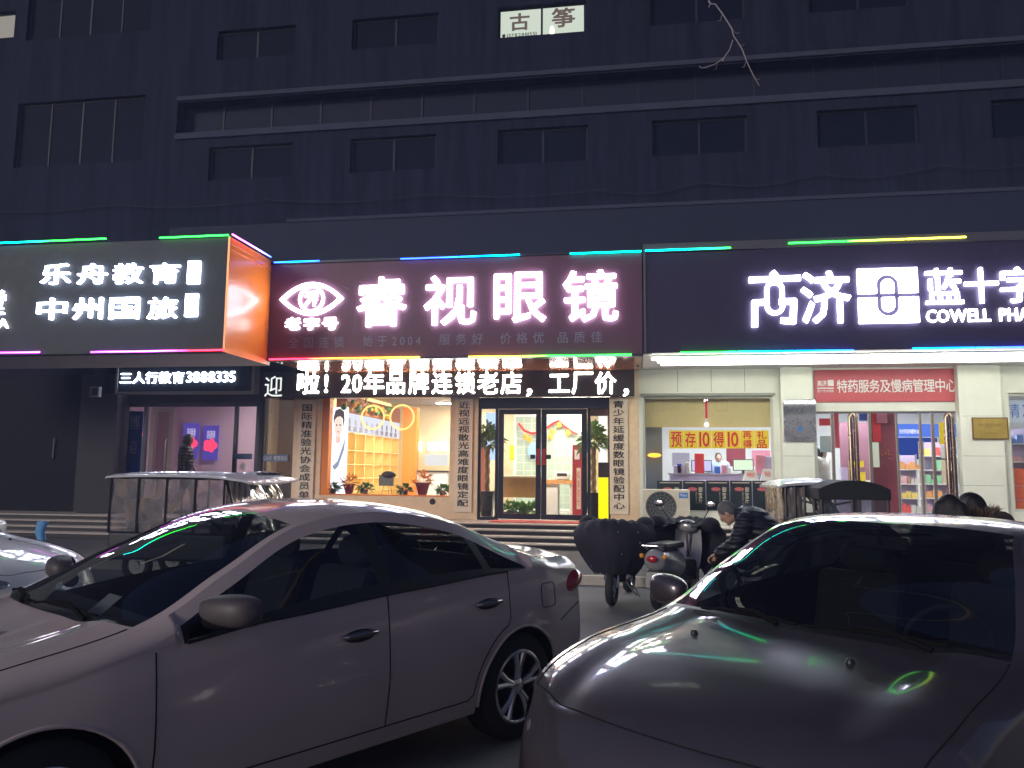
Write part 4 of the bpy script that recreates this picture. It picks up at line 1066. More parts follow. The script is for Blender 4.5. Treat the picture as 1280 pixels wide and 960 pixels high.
# interior of the optician
# side partition with lit cabinets
XS = -7.0
cab = thing('display_cabinet', 'tall lit yellow display cabinet along the left wall of the optician', 'display cabinet', (XS-.2, 20, ZP))
yel = emit('cabinet_glow', (1.0, .66, .22), 2.3)
ya, yb = 18.0, 22.4
B(XS-.30, XS-.27, ya, yb, ZP, 3.6).build('back_panel', yel, cab)
q = MB()
for i in range(7): yy = ya+(yb-ya)*i/6; q.box(XS-.27, XS, yy-.02, yy+.02, ZP, 2.55)
for z in (ZP+.5, ZP+.85, ZP+1.2, ZP+1.55, 2.53): q.box(XS-.268, XS-.01, ya, yb, z, z+.025)
q.build('shelves', mat('cabinet_cream', (.75, .55, .25), .5), cab)
B(XS-.25, XS+.01, ya, yb, 2.56, 3.02).build('lit_poster_band', emit('poster_band', (.86, .88, 1.0), .8), cab)
q = MB()
for i in range(10):
    yy = ya+.25+i*.42; q.ball((XS+.012, yy, 2.80), .006, .07, .10, 10, 6); q.box(XS+.011, XS+.016, yy-.13, yy+.10, 2.58, 2.70)
q.build('poster_figures', mat('poster_grey', (.18, .18, .25), .6), cab)
B(XS-.25, XS+.02, ya, yb, 3.03, 3.45).build('header', mat('header_rust', (.30, .10, .04), .6), cab)
tr = thing('fruit_garland', 'string of green and orange fruit hung along the top of the yellow cabinet', 'garland', (XS+.05, 19.5, 3.1))
q = MB(); q2 = MB()
for i in range(26):
    yy = ya-.4+i*.14; (q if i % 2 else q2).ball((XS+.12+random.uniform(-.06, .08), yy, 3.20+random.uniform(-.12, .14)), random.uniform(.05, .09))
q.build('orange_fruit', M['orangef'], tr, smooth=True); leaves(q2, (XS+.12, 19, 3.2), .3, 60, .12).build('green_fruit', M['leaf'], tr, smooth=True)
# portrait light box: a generic young man in a white shirt and grey jacket
X0, X1, Z0, Z1 = rect(411.5, 509, 433, 622, YW+.7)
pb = thing('light_box', 'tall white light box poster showing a short haired man in a pale jacket', 'light box', ((X0+X1)/2, YW+.7, Z0))
B(X0, X1, YW+.70, YW+.76, ZP, Z1).build('panel', emit('lightbox_white', (.78, .86, 1.0), 1.35), pb)
W_, H_ = X1-X0, Z1-Z0
def lb(poly, m, k): MB().prism([(X0+a*W_, Z0+b_*H_) for a, b_ in poly], .002, (0, YW+.698-.003*k, 0)).build('figure', m, pb)
ell = lambda cx, cy, rx, ry, n=20: [(cx+rx*cos(2*pi*i/n), cy+ry*sin(2*pi*i/n)) for i in range(n)]
lb([(0, 0), (1, 0), (1, .50), (.78, .60), (.62, .66), (.36, .66), (.2, .58), (.0, .48)], emit('shirt_lit', (.93, .94, 1), 1.3), 0)
lb([(.2, .34), (.5, .40), (.92, .66), (.85, .52), (.55, .34), (.35, .30)], emit('lapel_lit', (.30, .36, .50), .8), 1)
lb([(.36, .60), (.62, .60), (.64, .74), (.36, .74)], emit('neck_lit', (.80, .55, .47), 1), 2)
lb(ell(.50, .79, .24, .125), emit('face_lit', (.95, .70, .60), 1), 3)
lb([(.22, .80), (.20, .88), (.30, .965), (.55, .985), (.80, .95), (.84, .85), (.78, .78), (.74, .87), (.60, .90), (.40, .89), (.28, .86)], emit('hair_lit', (.10, .07, .07), .6), 4)
for ex in (.40, .60): lb(ell(ex, .80, .045, .010, 10), emit('hair_lit2', (.08, .05, .05), .6), 5)
lb(ell(.5, .725, .07, .008, 10), emit('lip_lit', (.75, .30, .30), .8), 5)
# orange pillar, back wall lamps, shelves
X0, X1, Z0, Z1 = rect(503, 515, 520, 600, 21.2)
B(X0, X1, 21.2, 21.5, ZP, 3.4).build('orange_pillar', jm, bd)
for i, (px) in enumerate([(518, 552, 526, 563), (535, 553, 545, 563), (550, 553, 558, 563)]):
    card('wall_lamp', ['narrow lit panel beside the orange pillar inside the optician', 'square lit panel on the back wall of the optician', 'square lit panel nearest the pilaster inside the optician'][i], 'wall lamp', px, YW+6.1, em('walllamp', (1, .97, .85), 3.5))
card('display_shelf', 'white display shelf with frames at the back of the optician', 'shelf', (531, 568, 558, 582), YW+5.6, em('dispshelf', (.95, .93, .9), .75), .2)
X0, X1, Z0, Z1 = rect(520, 590, 560, 600, YW+4.5)
cn = thing('sales_counter', 'white sales counter with dark top edge behind the orange flowers', 'counter', ((X0+X1)/2, YW+4.6, ZP)); B(X0, X1, YW+4.4, YW+5, ZP, Z1).build('body', M['white'], cn); B(X0-.05, X1+.05, YW+4.35, YW+5.05, Z1+.002, Z1+.04).build('top', M['blackmetal'], cn)
# spectacles outline of thin lit tube
sp = thing('neon_spectacles', 'pair of glowing round spectacles outlined in thin tube behind the shop window', 'window light', (0, YW+.3, 3))
wm = emit('neon_warm', (1, .62, .18), 1.5)
for cx, r_ in ((466, 15.3), (502.5, 15.8)):
    c_ = at(cx, 521.5, YW+.3); rr_ = r_*(YW+.3)/961*1.0; MB().tube([(c_[0]+rr_*cos(t), YW+.3, c_[1]+rr_*sin(t)) for t in [2*pi*i/40 for i in range(40)]], .021, 8, closed=True).build('ring', wm, sp, smooth=True)
a_, b_ = at(481, 520, YW+.3), at(487.5, 520, YW+.3); MB().tube([(a_[0], YW+.3, a_[1]), ((a_[0]+b_[0])/2, YW+.3, a_[1]+.03), (b_[0], YW+.3, b_[1])], .014, 8).build('bridge', wm, sp, smooth=True)
# ledge inside the window with plants, flowers and a small stand
YI = YW+.45
B(wx0+.05, wx1-.02, YW+.23, YW+.70, wz0-.10, wz0-.004).build('window_shelf', M['beige2'], bd)
for i, (px, w_) in enumerate(((416, 'by the light box'), (456, 'left of the small easel'), (506, 'right of the small easel'), (553, 'at the right end of the window shelf'))):
    X, Z = at(px, 619, YI); Z = wz0-.003
    t = thing('potted_plant', 'small leafy plant in a pink pot '+w_, 'potted plant', (X, YI, Z), 'small plants on the window shelf')
    MB().lathe([(0, Z+.002), (.06, Z), (.085, Z+.14), (.078, Z+.14), (.07, Z+.11), (0, Z+.11)], c=(X, YI, 0), n=16).build('pot', M['pot_pink'], t, smooth=True)
    leaves(MB(), (X, YI, Z+.14), .15, 90, .13, .7, .8).build('leaves', M['leaf'], t)
for px, s_, lab in ((436, 1.0, 'orange flowers in a maroon wrapped pot beside the light box'), (528, 1.25, 'larger bunch of orange flowers in a maroon wrap right of the easel')):
    X, Z = at(px, 619, YI+.05)[0], wz0-.003
    t = thing('flower_pot', lab, 'flowers', (X, YI+.05, Z))
    MB().lathe([(0, Z+.001), (.07*s_, Z), (.09*s_, Z+.06), (.13*s_, Z+.20*s_), (.17*s_, Z+.25*s_), (.10*s_, Z+.22*s_), (0, Z+.2*s_)], c=(X, YI+.05, 0), n=12).build('wrap', M['maroon'], t, smooth=True)
    leaves(MB(), (X, YI+.05, Z+.27*s_), .20*s_, 160, .10, .9, .3).build('petals', M['orangef'], t)
X, Z = at(484, 619, YI)[0], wz0-.003
t = thing('small_easel', 'small easel holding a grey screen with black cloth on top between two plants', 'easel', (X, YI, Z))
q = MB(); 
for dx in (-.14, .14, 0): q.tube([(X+dx, YI-.05+(.18 if dx == 0 else 0), Z), (X+dx*.4, YI, Z+.32)], .008, 6)
q.build('legs', M['trunk'], t); B(X-.20, X+.16, YI-.05, YI-.01, Z+.22, Z+.48).build('screen', mat('screen_grey', (.20, .23, .22), .3), t, bev=.01)
MB().ball((X+.03, YI-.02, Z+.48), .18, .07, .09).build('cloth', M['black'], t, smooth=True)
# spot on the beige plinth
X, Z = at(540.5, 627, YW); MB().lathe([(0, -.03), (.055, -.03), (.07, -.002), (.07, .0)], 'y', (X, YW, Z), 20).build('wall_speaker', M['blackmetal'], None, 'round black disc fitting on the beige plinth under the shop window', 'wall fitting')

# behind the glass doors
YB = YW+4.4
X0, X1, Z0, Z1 = rect(645, 521, 724, 600, YB)
pt_ = thing('glass_partition', 'grey green tiled glass partition behind the glass doors', 'partition', ((X0+X1)/2, YB, ZP))
m, nt, b = newmat('tiled_green'); br = nt.nodes.new('ShaderNodeTexBrick'); br.offset = 0; br.inputs['Scale'].default_value = 1; br.inputs['Brick Width'].default_value = .22; br.inputs['Row Height'].default_value = .22; br.inputs['Mortar Size'].default_value = .010
br.inputs['Color1'].default_value = (.33, .43, .37, 1); br.inputs['Color2'].default_value = (.36, .46, .40, 1); br.inputs['Mortar'].default_value = (.52, .58, .52, 1)
tc = nt.nodes.new('ShaderNodeTexCoord'); mp = nt.nodes.new('ShaderNodeMapping'); mp.inputs['Rotation'].default_value = (R(90), 0, 0); nt.links.new(tc.outputs['Object'], mp.inputs[0]); nt.links.new(mp.outputs[0], br.inputs[0]); nt.links.new(br.outputs[0], b.inputs['Base Color']); b.inputs['Roughness'].default_value = .25
B(X0, X1, YB, YB+.04, ZP+.02, Z1).build('panel', m, pt_); frame4(X0-.06, X1+.06, ZP+.001, Z1+.06, YB-.02, YB+.06, .06).build('frame', M['white'], pt_)
gd = thing('garland', 'red and orange paper garland looped across the partition', 'garland', (at(683, 535, YB)[0], YB-.1, 2.5))
q = MB(); q2 = MB(); pts = [(648, 529), (655, 538), (665, 542), (676, 540), (683, 535), (690, 530), (698, 526), (706, 533), (716, 540), (722, 543)]
P3 = []
for p in pts: x, z = at(*p, YB-.1); P3.append((x, YB-.1, z))
q.tube(P3, .035, 6); q.build('rope', M['redtext'], gd, smooth=True)
for p in ((657, 546), (662, 549), (691, 539), (688, 546), (710, 541), (699, 531)): x, z = at(*p, YB-.12); q2.ball((x, YB-.12, z), .07, .02, .09, 8, 6)
q2.build('ornaments', M['orangef'], gd, smooth=True)
# round emblem on the partition, hanging yellow sign, counter, planters, desk, banner
X, Z = at(671, 564, YB-.05); MB().lathe([(0, -.02), (.26, -.02), (.26, 0)], 'y', (X, YB-.04, Z), 28).build('round_sign', mat('pale_blue_sign', (.25, .45, .65), .5), None, 'round pale blue sign seen through the left glass door', 'sign')
card('hanging_sign', 'small yellow sign hanging inside the left glass door', 'sign', (637, 557, 643, 575), YW+2.2, M['yellow'])
X0, X1, Z0, Z1 = rect(622, 597, 676, 622, YW+1.6)
t = thing('wooden_counter', 'orange brown wooden counter with a pale top behind the left glass door', 'counter', ((X0+X1)/2, YW+1.6, ZP)); B(X0, X1, YW+1.6, YW+2.2, at(650, 622, YW+1.6)[1], Z1).build('front', M['wood'], t)
B(X0-.03, X1+.03, YW+1.56, YW+2.25, Z1+.002, Z1+.04).build('top', M['beige2'], t); q = MB(); zt_ = at(650, 622, YW+1.6)[1]-.002; q.box(X0+.05, X0+.1, YW+1.7, YW+1.75, ZP+.001, zt_); q.box(X1-.1, X1-.05, YW+1.7, YW+1.75, ZP+.001, zt_); q.build('legs', M['wood'], t)
for i, px in enumerate((634, 643, 652, 661, 670)):
    X = at(px, 638, YW+1.0)[0]; t = thing('potted_plant', ['bushy', 'wide', 'spiky', 'small', 'dense'][i]+' green plant on the floor behind the left glass door, '+['first from the left', 'second from the left', 'third from the left', 'fourth from the left', 'last before the door stile'][i], 'potted plant', (X, YW+1.0, ZP), 'green plants along the counter foot')
    MB().lathe([(0, ZP+.002), (.07, ZP+.002), (.09, ZP+.14), (0, ZP+.13)], c=(X, YW+1.0, 0), n=14).build('pot', M['pot_pink'], t, smooth=True); leaves(MB(), (X, YW+1.0, ZP+.16), .16, 80, .16, .9, .5).build('leaves', M['leaf2'], t)
X0, X1, Z0, Z1 = rect(680, 600, 716, 640, YW+2.6)
t = thing('reception_desk', 'white desk with a wooden top behind the right glass door', 'desk', ((X0+X1)/2, YW+2.6, ZP)); B(X0, X1, YW+2.5, YW+3.2, Z1-.10, Z1).build('top', M['wood'], t); q = MB(); q.box(X0, X0+.35, YW+2.55, YW+3.1, ZP+.001, Z1-.103); q.box(X1-.08, X1-.03, YW+2.55, YW+3.1, ZP+.001, Z1-.103); q.build('side', M['white'], t)
X0, X1, Z0, Z1 = rect(694, 588, 712, 600, YW+2.8); zt_ = Z0
t = thing('machine', 'pale grey lens machine on the wooden desk', 'machine', ((X0+X1)/2, YW+2.8, at(700, 600, YW+2.6)[1])); zb_0 = at(700, 600, YW+2.6)[1]+.002
B(X0, X1, YW+2.7, YW+3.0, zb_0, zb_0+.2).build('case', mat('machine_grey', (.55, .60, .62), .4), t, bev=.03); B(X0+.06, X1-.06, YW+2.69, YW+2.698, zb_0+.10, zb_0+.17).build('screen', M['blackmetal'], t)
X0, X1, Z0, Z1 = rect(715.5, 556, 728, 637, YW+1.5)
t = thing('roll_up_banner', 'narrow dark red standing banner beside the right door stile', 'banner', ((X0+X1)/2, YW+1.5, ZP)); B(X0, X1, YW+1.5, YW+1.51, ZP+.04, Z1).build('sheet', mat('banner_red', (.38, .02, .03), .5), t); B(X0-.02, X1+.02, YW+1.42, YW+1.58, ZP+.002, ZP+.038).build('base', M['steel'], t)
q = MB(); q.box(X0+.10, X1-.04, YW+1.494, YW+1.497, ZP+.20, Z1-.55); q.build('pale_panel', M['beige2'], t); q = MB(); text(q, '精准验光', X0+.11, X1-.06, ZP+.28, Z1-.62, YW+1.493, .003, vertical=True); q.build('lettering', M['redtext'], t); B(X0+.05, X1-.07, YW+1.494, YW+1.497, Z1-.35, Z1-.12).build('picture', M['white'], t)
# money trees
for px, lab, y_, lx in ((609, 'potted money tree with braided trunk in a black pot in the left side light', YW+.6, M['leaf']), (742, 'potted money tree in a black pot in the right side light', YW+.6, M['leaf2'])):
    X = at(px, 610, y_)[0]; z0 = ZP+.002
    t = thing('potted_tree', lab, 'potted tree', (X, y_, ZP), 'money trees inside the entrance')
    MB().add([(X-.11, y_-.11, z0), (X+.11, y_-.11, z0), (X+.11, y_+.11, z0), (X-.11, y_+.11, z0), (X-.17, y_-.17, z0+.62), (X+.17, y_-.17, z0+.62), (X+.17, y_+.17, z0+.62), (X-.17, y_+.17, z0+.62)], [(3, 2, 1, 0), (4, 5, 6, 7), (0, 1, 5, 4), (1, 2, 6, 5), (2, 3, 7, 6), (3, 0, 4, 7)]).build('pot', M['pot_black'], t, bev=.01)
    q = MB()
    for k in range(3): q.tube([(X+.035*cos(h*9+k*2.1), y_+.035*sin(h*9+k*2.1), z0+.6+h) for h in [i*.05 for i in range(22)]], .028, 8)
    q.build('trunk', M['trunk'], t, smooth=True); q = MB(); leaves(q, (X, y_, z0+1.72), .28, 170, .22, 1.0, .9); leaves(q, (X, y_, z0+1.95), .2, 60, .2, .9, .6); q.build('crown', lx, t)
card('poster', 'slim red and white poster behind the left money tree', 'poster', (599, 557, 606.5, 615), YW+1.4, mat('poster_rose', (.55, .18, .15), .5))
card('light_box', 'blue and white lit board high in the left side light', 'light box', (607, 516, 624, 575), YW+2.4, em('blueboard', (.45, .62, 1.), 1.1), .04)
card('light_box', 'white lit poster beside the right money tree', 'light box', (748, 520, 759, 578), YW+1.3, em('whiteposter', (.95, .93, .95), .95), .04)
X0, X1, Z0, Z1 = rect(748, 597, 762, 648, YW+.45)
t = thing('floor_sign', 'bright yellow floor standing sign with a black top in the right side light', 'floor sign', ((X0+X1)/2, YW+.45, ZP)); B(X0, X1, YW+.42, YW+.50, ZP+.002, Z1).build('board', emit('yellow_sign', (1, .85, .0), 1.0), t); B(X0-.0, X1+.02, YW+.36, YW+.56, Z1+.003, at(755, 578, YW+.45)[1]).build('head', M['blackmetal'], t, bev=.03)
q = MB(); trect(q, '欢迎光临', 754, 601, 760, 640, YW+.415, .003, .0, vertical=True) if False else None
card('notice', 'dark notice board at the top of the right side light', 'notice', (736, 509, 760, 520), YW+.3, mat('notice_dark', (.10, .04, .04), .5))

# ceiling lights
def clight(lab, cx, cy, w_, d_, z, s, grp, col=(1, .90, .74)):
    t = thing('ceiling_light', lab, 'ceiling light', (cx, cy, z-.05), grp)
    B(cx-w_/2, cx+w_/2, cy-d_/2, cy+d_/2, z-.06, z-.045).build('diffuser', em('clight%.1f' % s, col, s), t); B(cx-w_/2-.02, cx+w_/2+.02, cy-d_/2-.02, cy+d_/2+.02, z-.043, z-.002).build('housing', M['white'], t)
G = 'ceiling lights of the optician'
clight('long ceiling light just inside the glass doors', -1.55, YW+1.3, 2.2, .25, 3.62, 66, G)
clight('ceiling light above the partition', -1.4, YW+3.4, 2.0, .3, 3.62, 66, G)
clight('ceiling light near the top right corner of the shop window', -4.4, YW+1.7, 1.4, .28, 3.62, 85, G)
clight('ceiling light in the middle of the window display', -5.7, YW+2.6, 1.2, .28, 3.62, 85, G)
clight('ceiling light above the back counter', -4.9, YW+4.9, 1.6, .25, 3.62, 65, G)
clight('ceiling light behind the narrow side glass', -8.0, YW+1.6, .8, .3, 3.62, 9, G)
G = 'ceiling lights of the pharmacy'
for i, (x, y) in enumerate(((1.9, YW+1.6), (1.9, YW+4.2), (4.7, YW+1.6), (4.7, YW+4.2), (7.3, YW+1.6), (7.3, YW+4.2))):
    clight(('front ' if y < YW+3 else 'rear ')+'ceiling light of the pharmacy above '+['the monitors', 'the door area', 'the right window'][i//2], x, y, 1.9, .22, 3.62, 58, G, (.97, 1, 1))
clight('ceiling light of the left office', -9.6, YW+1.5, 1.2, .3, 3.62, 34.0, 'ceiling light of the office', (1, .9, .95))

# ------------------------------------------------------------------ pharmacy window
def fr_win(w_, px_, m=M['steel'], t=.05, nm='shop_window'):
    f = frame4(w_[0], w_[1], w_[2], w_[3], YW+.07, YW+.12, t).build(nm, m, bd); gl_pane('pane', w_[0]+t, w_[1]-t, YW+.095, w_[2]+t, w_[3]-t, f); return f
whf = mat('cream_frame', (.60, .61, .55), .5)
fr_win(pwin, 0, whf, .04)
B(pwin[0]-.05, pwin[1]+.05, YW-.03, YW-.003, pwin[3]+.003, pwin[3]+.06).build('window_hood', M['seam'], bd, bev=.004)
YP = YW+.3
bl_ = thing('roller_blind', 'two pale yellow roller blinds with faint printed emblems at the top of the pharmacy window', 'blind', (0, YP, 3))
blm = mat('blind_yellow', (.62, .50, .24), .8, noise=.05); blm.node_tree.nodes['Principled BSDF'].inputs['Emission Color'].default_value = (0, 0, 0, 1)
for a, b_ in ((806.5, 881), (884.5, 965)):
    X0, X1, Z0, Z1 = rect(a, 496, b_, 534, YP); sh = B(X0, X1, YP, YP+.01, Z0, Z1).build('blind', blm, bl_)
    q = MB(); xm = X0+(X1-X0)*.22; frame4(xm-.13, xm+.13, Z0+.35, Z1-.08, YP-.004, YP-.001, .012, q); q.build('printed_emblem', mat('blind_ink', (.48, .38, .18), .8), bl_)
X0, X1, Z0, Z1 = rect(881.3, 497, 884.2, 523, YP); B(X0, X1, YP-.012, YP-.002, Z0, Z1).build('cord_strip', M['redtext'], bl_)
MB().ball((at(883, 531, YP)[0], YP-.05, at(883, 531, YP)[1]), .045).build('light_bulb', emit('bulb', (1, 1, .95), 3), None, 'small glowing bulb hanging below the red strip in the pharmacy window', 'light bulb', smooth=True)
chars = ['预', '存', '10', '得', '10', ('再', '得'), ('礼', '品')]
xs_ = [836.5, 854.5, 872, 889.5, 907.5, 925.5, 943, 961.5]
names = ['first', 'second', 'third', 'fourth', 'fifth', 'sixth', 'seventh']
cht = ['save in advance', 'storing', 'the first number ten', 'getting', 'the second number ten', 'two stacked characters', 'the last two stacked characters']
ylm = mat('poster_yellow', (.90, .66, .01), .5)
for i, c in enumerate(chars):
    t = thing('yellow_placard', names[i]+' yellow placard from the left in the pharmacy window, painted in red', 'placard', (at((xs_[i]+xs_[i+1])/2, 560, YP-.12)[0], YP-.12, at(900, 561, YP-.12)[1]), 'yellow placards in the pharmacy window')
    y0, y1 = 538, 560.5
    X0, X1, Z0, Z1 = rect(xs_[i], y0, xs_[i+1]-.4, y1, YP-.12); B(X0, X1, YP-.12, YP-.116, Z0, Z1).build('card', ylm, t)
    q = MB()
    if isinstance(c, tuple):
        hm = (Z0+Z1)/2; text(q, c[0], X0+.05, X1-.05, hm+.01, Z1-.015, YP-.12, .005, .02); text(q, c[1], X0+.05, X1-.05, Z0+.0, hm-.01, YP-.12, .005, .02)
    else: text(q, c, X0+.035, X1-.035, Z0+.03, Z1-.03, YP-.12, .005, .02)
    q.build('lettering', M['redtext'], t)
# grey column and orange lamp inside
X0, X1, Z0, Z1 = rect(807, 538, 828, 612, YW+.6); B(X0, X1, YW+.6, YW+.9, ZP, 3.6).build('inner_column', mat('col_grey', (.22, .25, .30), .6), bd)
X, Z = at(818, 569, YW+.5); MB().ball((X, YW+.5, Z), .15, .05, .045).build('wall_lamp', emit('amber', (1, .42, .04), 2.2), None, 'flat amber glowing lamp on the grey column in the pharmacy window', 'wall lamp', smooth=True)
# desk with monitors
YD = YW+1.5
X0, X1 = at(838, 595, YD)[0], at(968, 595, YD)[0]; zd = at(900, 592, YD)[1]
t = thing('checkout_desk', 'long checkout desk behind the black posters of the pharmacy window', 'desk', ((X0+X1)/2, YD, ZP)); B(X0, X1, YD, YD+.7, ZP+.001, zd-.04).build('front', M['lilac'], t); B(X0-.03, X1+.03, YD-.04, YD+.75, zd-.037, zd).build('top', mat('desk_top', (.35, .30, .40), .5), t)
for i, (px, sc, lab) in enumerate((((864, 575, 890, 589.5), (.62, .62, 1.0), 'computer monitor with a lilac screen on the checkout desk'), ((916, 574, 942, 588.5), (.80, 1.0, .72), 'computer monitor with a pale green screen on the checkout desk'))):
    X0, X1, Z0, Z1 = rect(*px, YD+.3); t = thing('monitor', lab, 'monitor', ((X0+X1)/2, YD+.3, zd)); B(X0, X1, YD+.3, YD+.33, Z0, Z1).build('case', M['blackmetal'], t, bev=.006); B(X0+.02, X1-.02, YD+.295, YD+.298, Z0+.02, Z1-.02).build('screen', emit('screen%d' % i, sc, .85), t)
    xm = (X0+X1)/2; q = B(xm-.03, xm+.03, YD+.32, YD+.35, zd+.012, Z0+.01); q.box(xm-.1, xm+.1, YD+.25, YD+.4, zd+.001, zd+.01); q.build('stand', M['blackmetal'], t)
# clutter on the desk
cl = [((842, 584, 858, 594), 'lilac', 'pale lilac bag', .12), ((868, 567, 880, 575), 'red', 'red sign', .05), ((846, 572, 852, 584), 'blue', 'blue bottle', .08), ((856, 576, 862, 590), 'white', 'white carton', .1), ((893, 582, 900, 591), 'blue', 'blue box', .1), ((902, 580, 908, 591), 'pink', 'pink box', .1), ((909, 584, 914, 592), 'white', 'white jar', .08), ((944, 566, 956, 590), 'pink', 'pink display', .1), ((957, 570, 966, 592), 'lilac', 'lilac stack', .12)]
for px, mk, lab, d_ in cl:
    X0, X1, Z0, Z1 = rect(*px, YD+.15); h_ = Z1-Z0; zb0 = zd+.001 if px[3] > 580 else zd+.33
    if px[3] <= 580: zb0 = zd+.001; h_ = Z1-zd
    B(X0, X1, YD+.1, YD+.1+d_, zb0, zb0+max(.08, h_)).build(lab.replace(' ', '_'), M[mk], None, lab+' standing on the checkout desk in the pharmacy window', lab.split()[-1], bev=.012)
for px, lab in (((929, 588, 949, 601), 'white paper tent card with red writing at the right of the pharmacy window'), ((951, 586, 969, 601), 'white tent card leaning beside the window jamb of the pharmacy')):
    X0, X1, Z0, Z1 = rect(*px, YW+.9); t = thing('tent_card', lab, 'card', ((X0+X1)/2, YW+.9, Z0)); MB().add([(X0, YW+.9, Z0), (X1, YW+.9, Z0), (X1-.06, YW+.98, Z1), (X0+.06, YW+.98, Z1), (X0, YW+1.06, Z0), (X1, YW+1.06, Z0)], [(0, 1, 2, 3), (3, 2, 5, 4), (0, 3, 4), (1, 5, 2)]).build('card', M['white'], t)
    q = MB(); text(q, '特价', X0+.09, X1-.09, Z0+.07, Z1-.05, YW+.93, .004) ; q.build('lettering', M['redtext'], t)
B(at(832, 600, YW+.6)[0], pwin[1], YW+.75, YW+1.15, ZP+.001, at(900, 601, YW+.9)[1]-.003).build('low_cabinet', M['lilac'], None, 'low pale cabinet behind the black posters carrying the tent cards', 'cabinet')
card('wall_panel', 'tall dark red panel at the back of the pharmacy window', 'panel', (908, 560, 932, 583), YW+4.2, mat('panel_red', (.28, .04, .06), .6))
card('notice', 'pink notice on the back wall right of the red panel', 'notice', (940, 563, 963, 583), YW+3.8, M['pink'])
card('medicine_rack', 'grey rack of bottles behind the lilac bag', 'rack', (841, 566, 862, 583), YW+4.0, mat('rack_grey', (.30, .28, .36), .6), .2)
# black posters along the sill
YQ = YW+.28
bp_x = [(821.5, 853), (854, 882), (883, 912), (913, 940), (941, 969)]
for i, (a, b_) in enumerate(bp_x):
    X0, X1, Z0, Z1 = rect(a, 601, b_, 640, YQ)
    t = thing('black_poster', 'black poster with a red oval and white characters, '+['far left, behind the fan unit', 'second from the left', 'in the middle of the row', 'second from the right', 'far right against the window jamb'][i], 'poster', ((X0+X1)/2, YQ, Z0), 'black posters along the pharmacy window')
    B(X0, X1, YQ, YQ+.006, Z0, Z1).build('sheet', mat('poster_black', (.012, .020, .020), .4), t)
    W_, H_ = X1-X0, Z1-Z0; MB().lathe([(0, -.002), (.10, -.002), (.10, 0)], 'y', (0, 0, 0), 20)
    MB().prism([(X0+W_*.42+.10*cos(k*.314), Z1-H_*.27+.042*sin(k*.314)) for k in range(20)], .003, (0, YQ-.004, 0)).build('red_oval', mat('oval_red', (.55, .12, .12), .5), t)
    q = MB(); text(q, '御宝斤', X0+W_*.68, X0+W_*.86, Z1-H_*.72, Z1-H_*.2, YQ, .003, .01, vertical=True); text(q, '健康生活每一天', X0+W_*.56, X0+W_*.60, Z1-H_*.75, Z1-H_*.35, YQ, .003, .0, vertical=True)
    q.box(X0+W_*.1, X1-W_*.1, YQ-.003, YQ-.001, Z1-.05, Z1-.035); q.build('lettering', M['beige2'], t)

# columns of the pharmacy front and plaques
YC = YW-.22
for a, b_, lab in ((978, 1018, 0), (1202, 1256, 0)):
    X0, X1, Z0, Z1 = rect(a, 470, b_, 650, YC); B(X0, X1, YC, YW-.003, ZP+.002, pz0-.003).build('column', M['white_wall'], bd, bev=.008)
q = MB()
for (a, b_) in ((978, 1018), (1202, 1256)):
    for py in (520, 570, 607): X0, X1, Z0, Z1 = rect(a, py-1, b_, py+1, YC); zz = (Z0+Z1)/2; q.box(X0+.01, X1-.01, YC-.0015, YC+.01, zz-.004, zz+.004)
q.build('column_joint', M['seam'], bd)
Yp = YC-.03
X0, X1, Z0, Z1 = rect(980, 499, 1020, 552, Yp)
t = thing('steel_plaque', 'curved stainless steel plaque with a small blue emblem on the left white column', 'plaque', ((X0+X1)/2, Yp, Z0))
q = MB(); pr = []
zt_, zb__ = Z1, Z0
for k in range(17):
    zz = zb__+(zt_-zb__)*k/16; yy = Yp-.0-.05*max(0, (k-10)/6)**1.0*sin(pi*max(0, (k-10)/6)) ; pr.append([(X0, yy, zz), (X1, yy, zz)])
q.grid(pr); q.grid([[(X1, Yp+.028, p[0][2]) for p in pr][i:i+1]+[(X0, Yp+.028, p[0][2]) for p in pr][i:i+1] for i in range(17)]); q.build('plate', mat('brushed_plate', (.50, .52, .55), .28, metal=.9, noise=.12, nscale=4), t, smooth=True)
X0b, X1b, Z0b, Z1b = rect(981, 526, 1019, 529, Yp); B(X0b, X1b, Yp-.056, Yp-.052, Z0b+.04, Z1b+.04).build('blue_band', M['blue'], t) if False else None
q = MB(); cx = (X0+X1)/2; cz = Z0+(Z1-Z0)*.30
for k, ch in enumerate('诚信单位示范药店'):
    a = R(160-20*k); w_ = .045; xx = cx+.27*cos(a); zz = cz-.04+.24*sin(a); text(q, ch, xx-w_/2, xx+w_/2, zz-w_/2, zz+w_/2, Yp, .003)
text(q, '市药监局监制', cx-.14, cx+.14, Z0+.05, Z0+.09, Yp, .003); q.build('lettering', mat('etch', (.08, .09, .11), .5), t)
MB().prism([(cx+.055*cos(k*.4), cz+.055*sin(k*.4)) for k in range(16)], .003, (0, Yp-.004, 0)).build('emblem', mat('emblem_blue', (.05, .14, .35), .4), t)
X0, X1, Z0, Z1 = rect(1217, 523, 1259, 548, Yp)
t = thing('brass_plaque', 'brass plaque with faint lettering on the right white column', 'plaque', ((X0+X1)/2, Yp, Z0))
B(X0, X1, Yp, Yp+.028, Z0, Z1).build('plate', mat('brass', (.55, .40, .10), .35, metal=.6, noise=.2, nscale=6), t); frame4(X0-.02, X1+.02, Z0-.02, Z1+.02, Yp-.006, Yp+.028, .019).build('frame', mat('bronze_frame', (.20, .10, .04), .4, metal=.5), t)
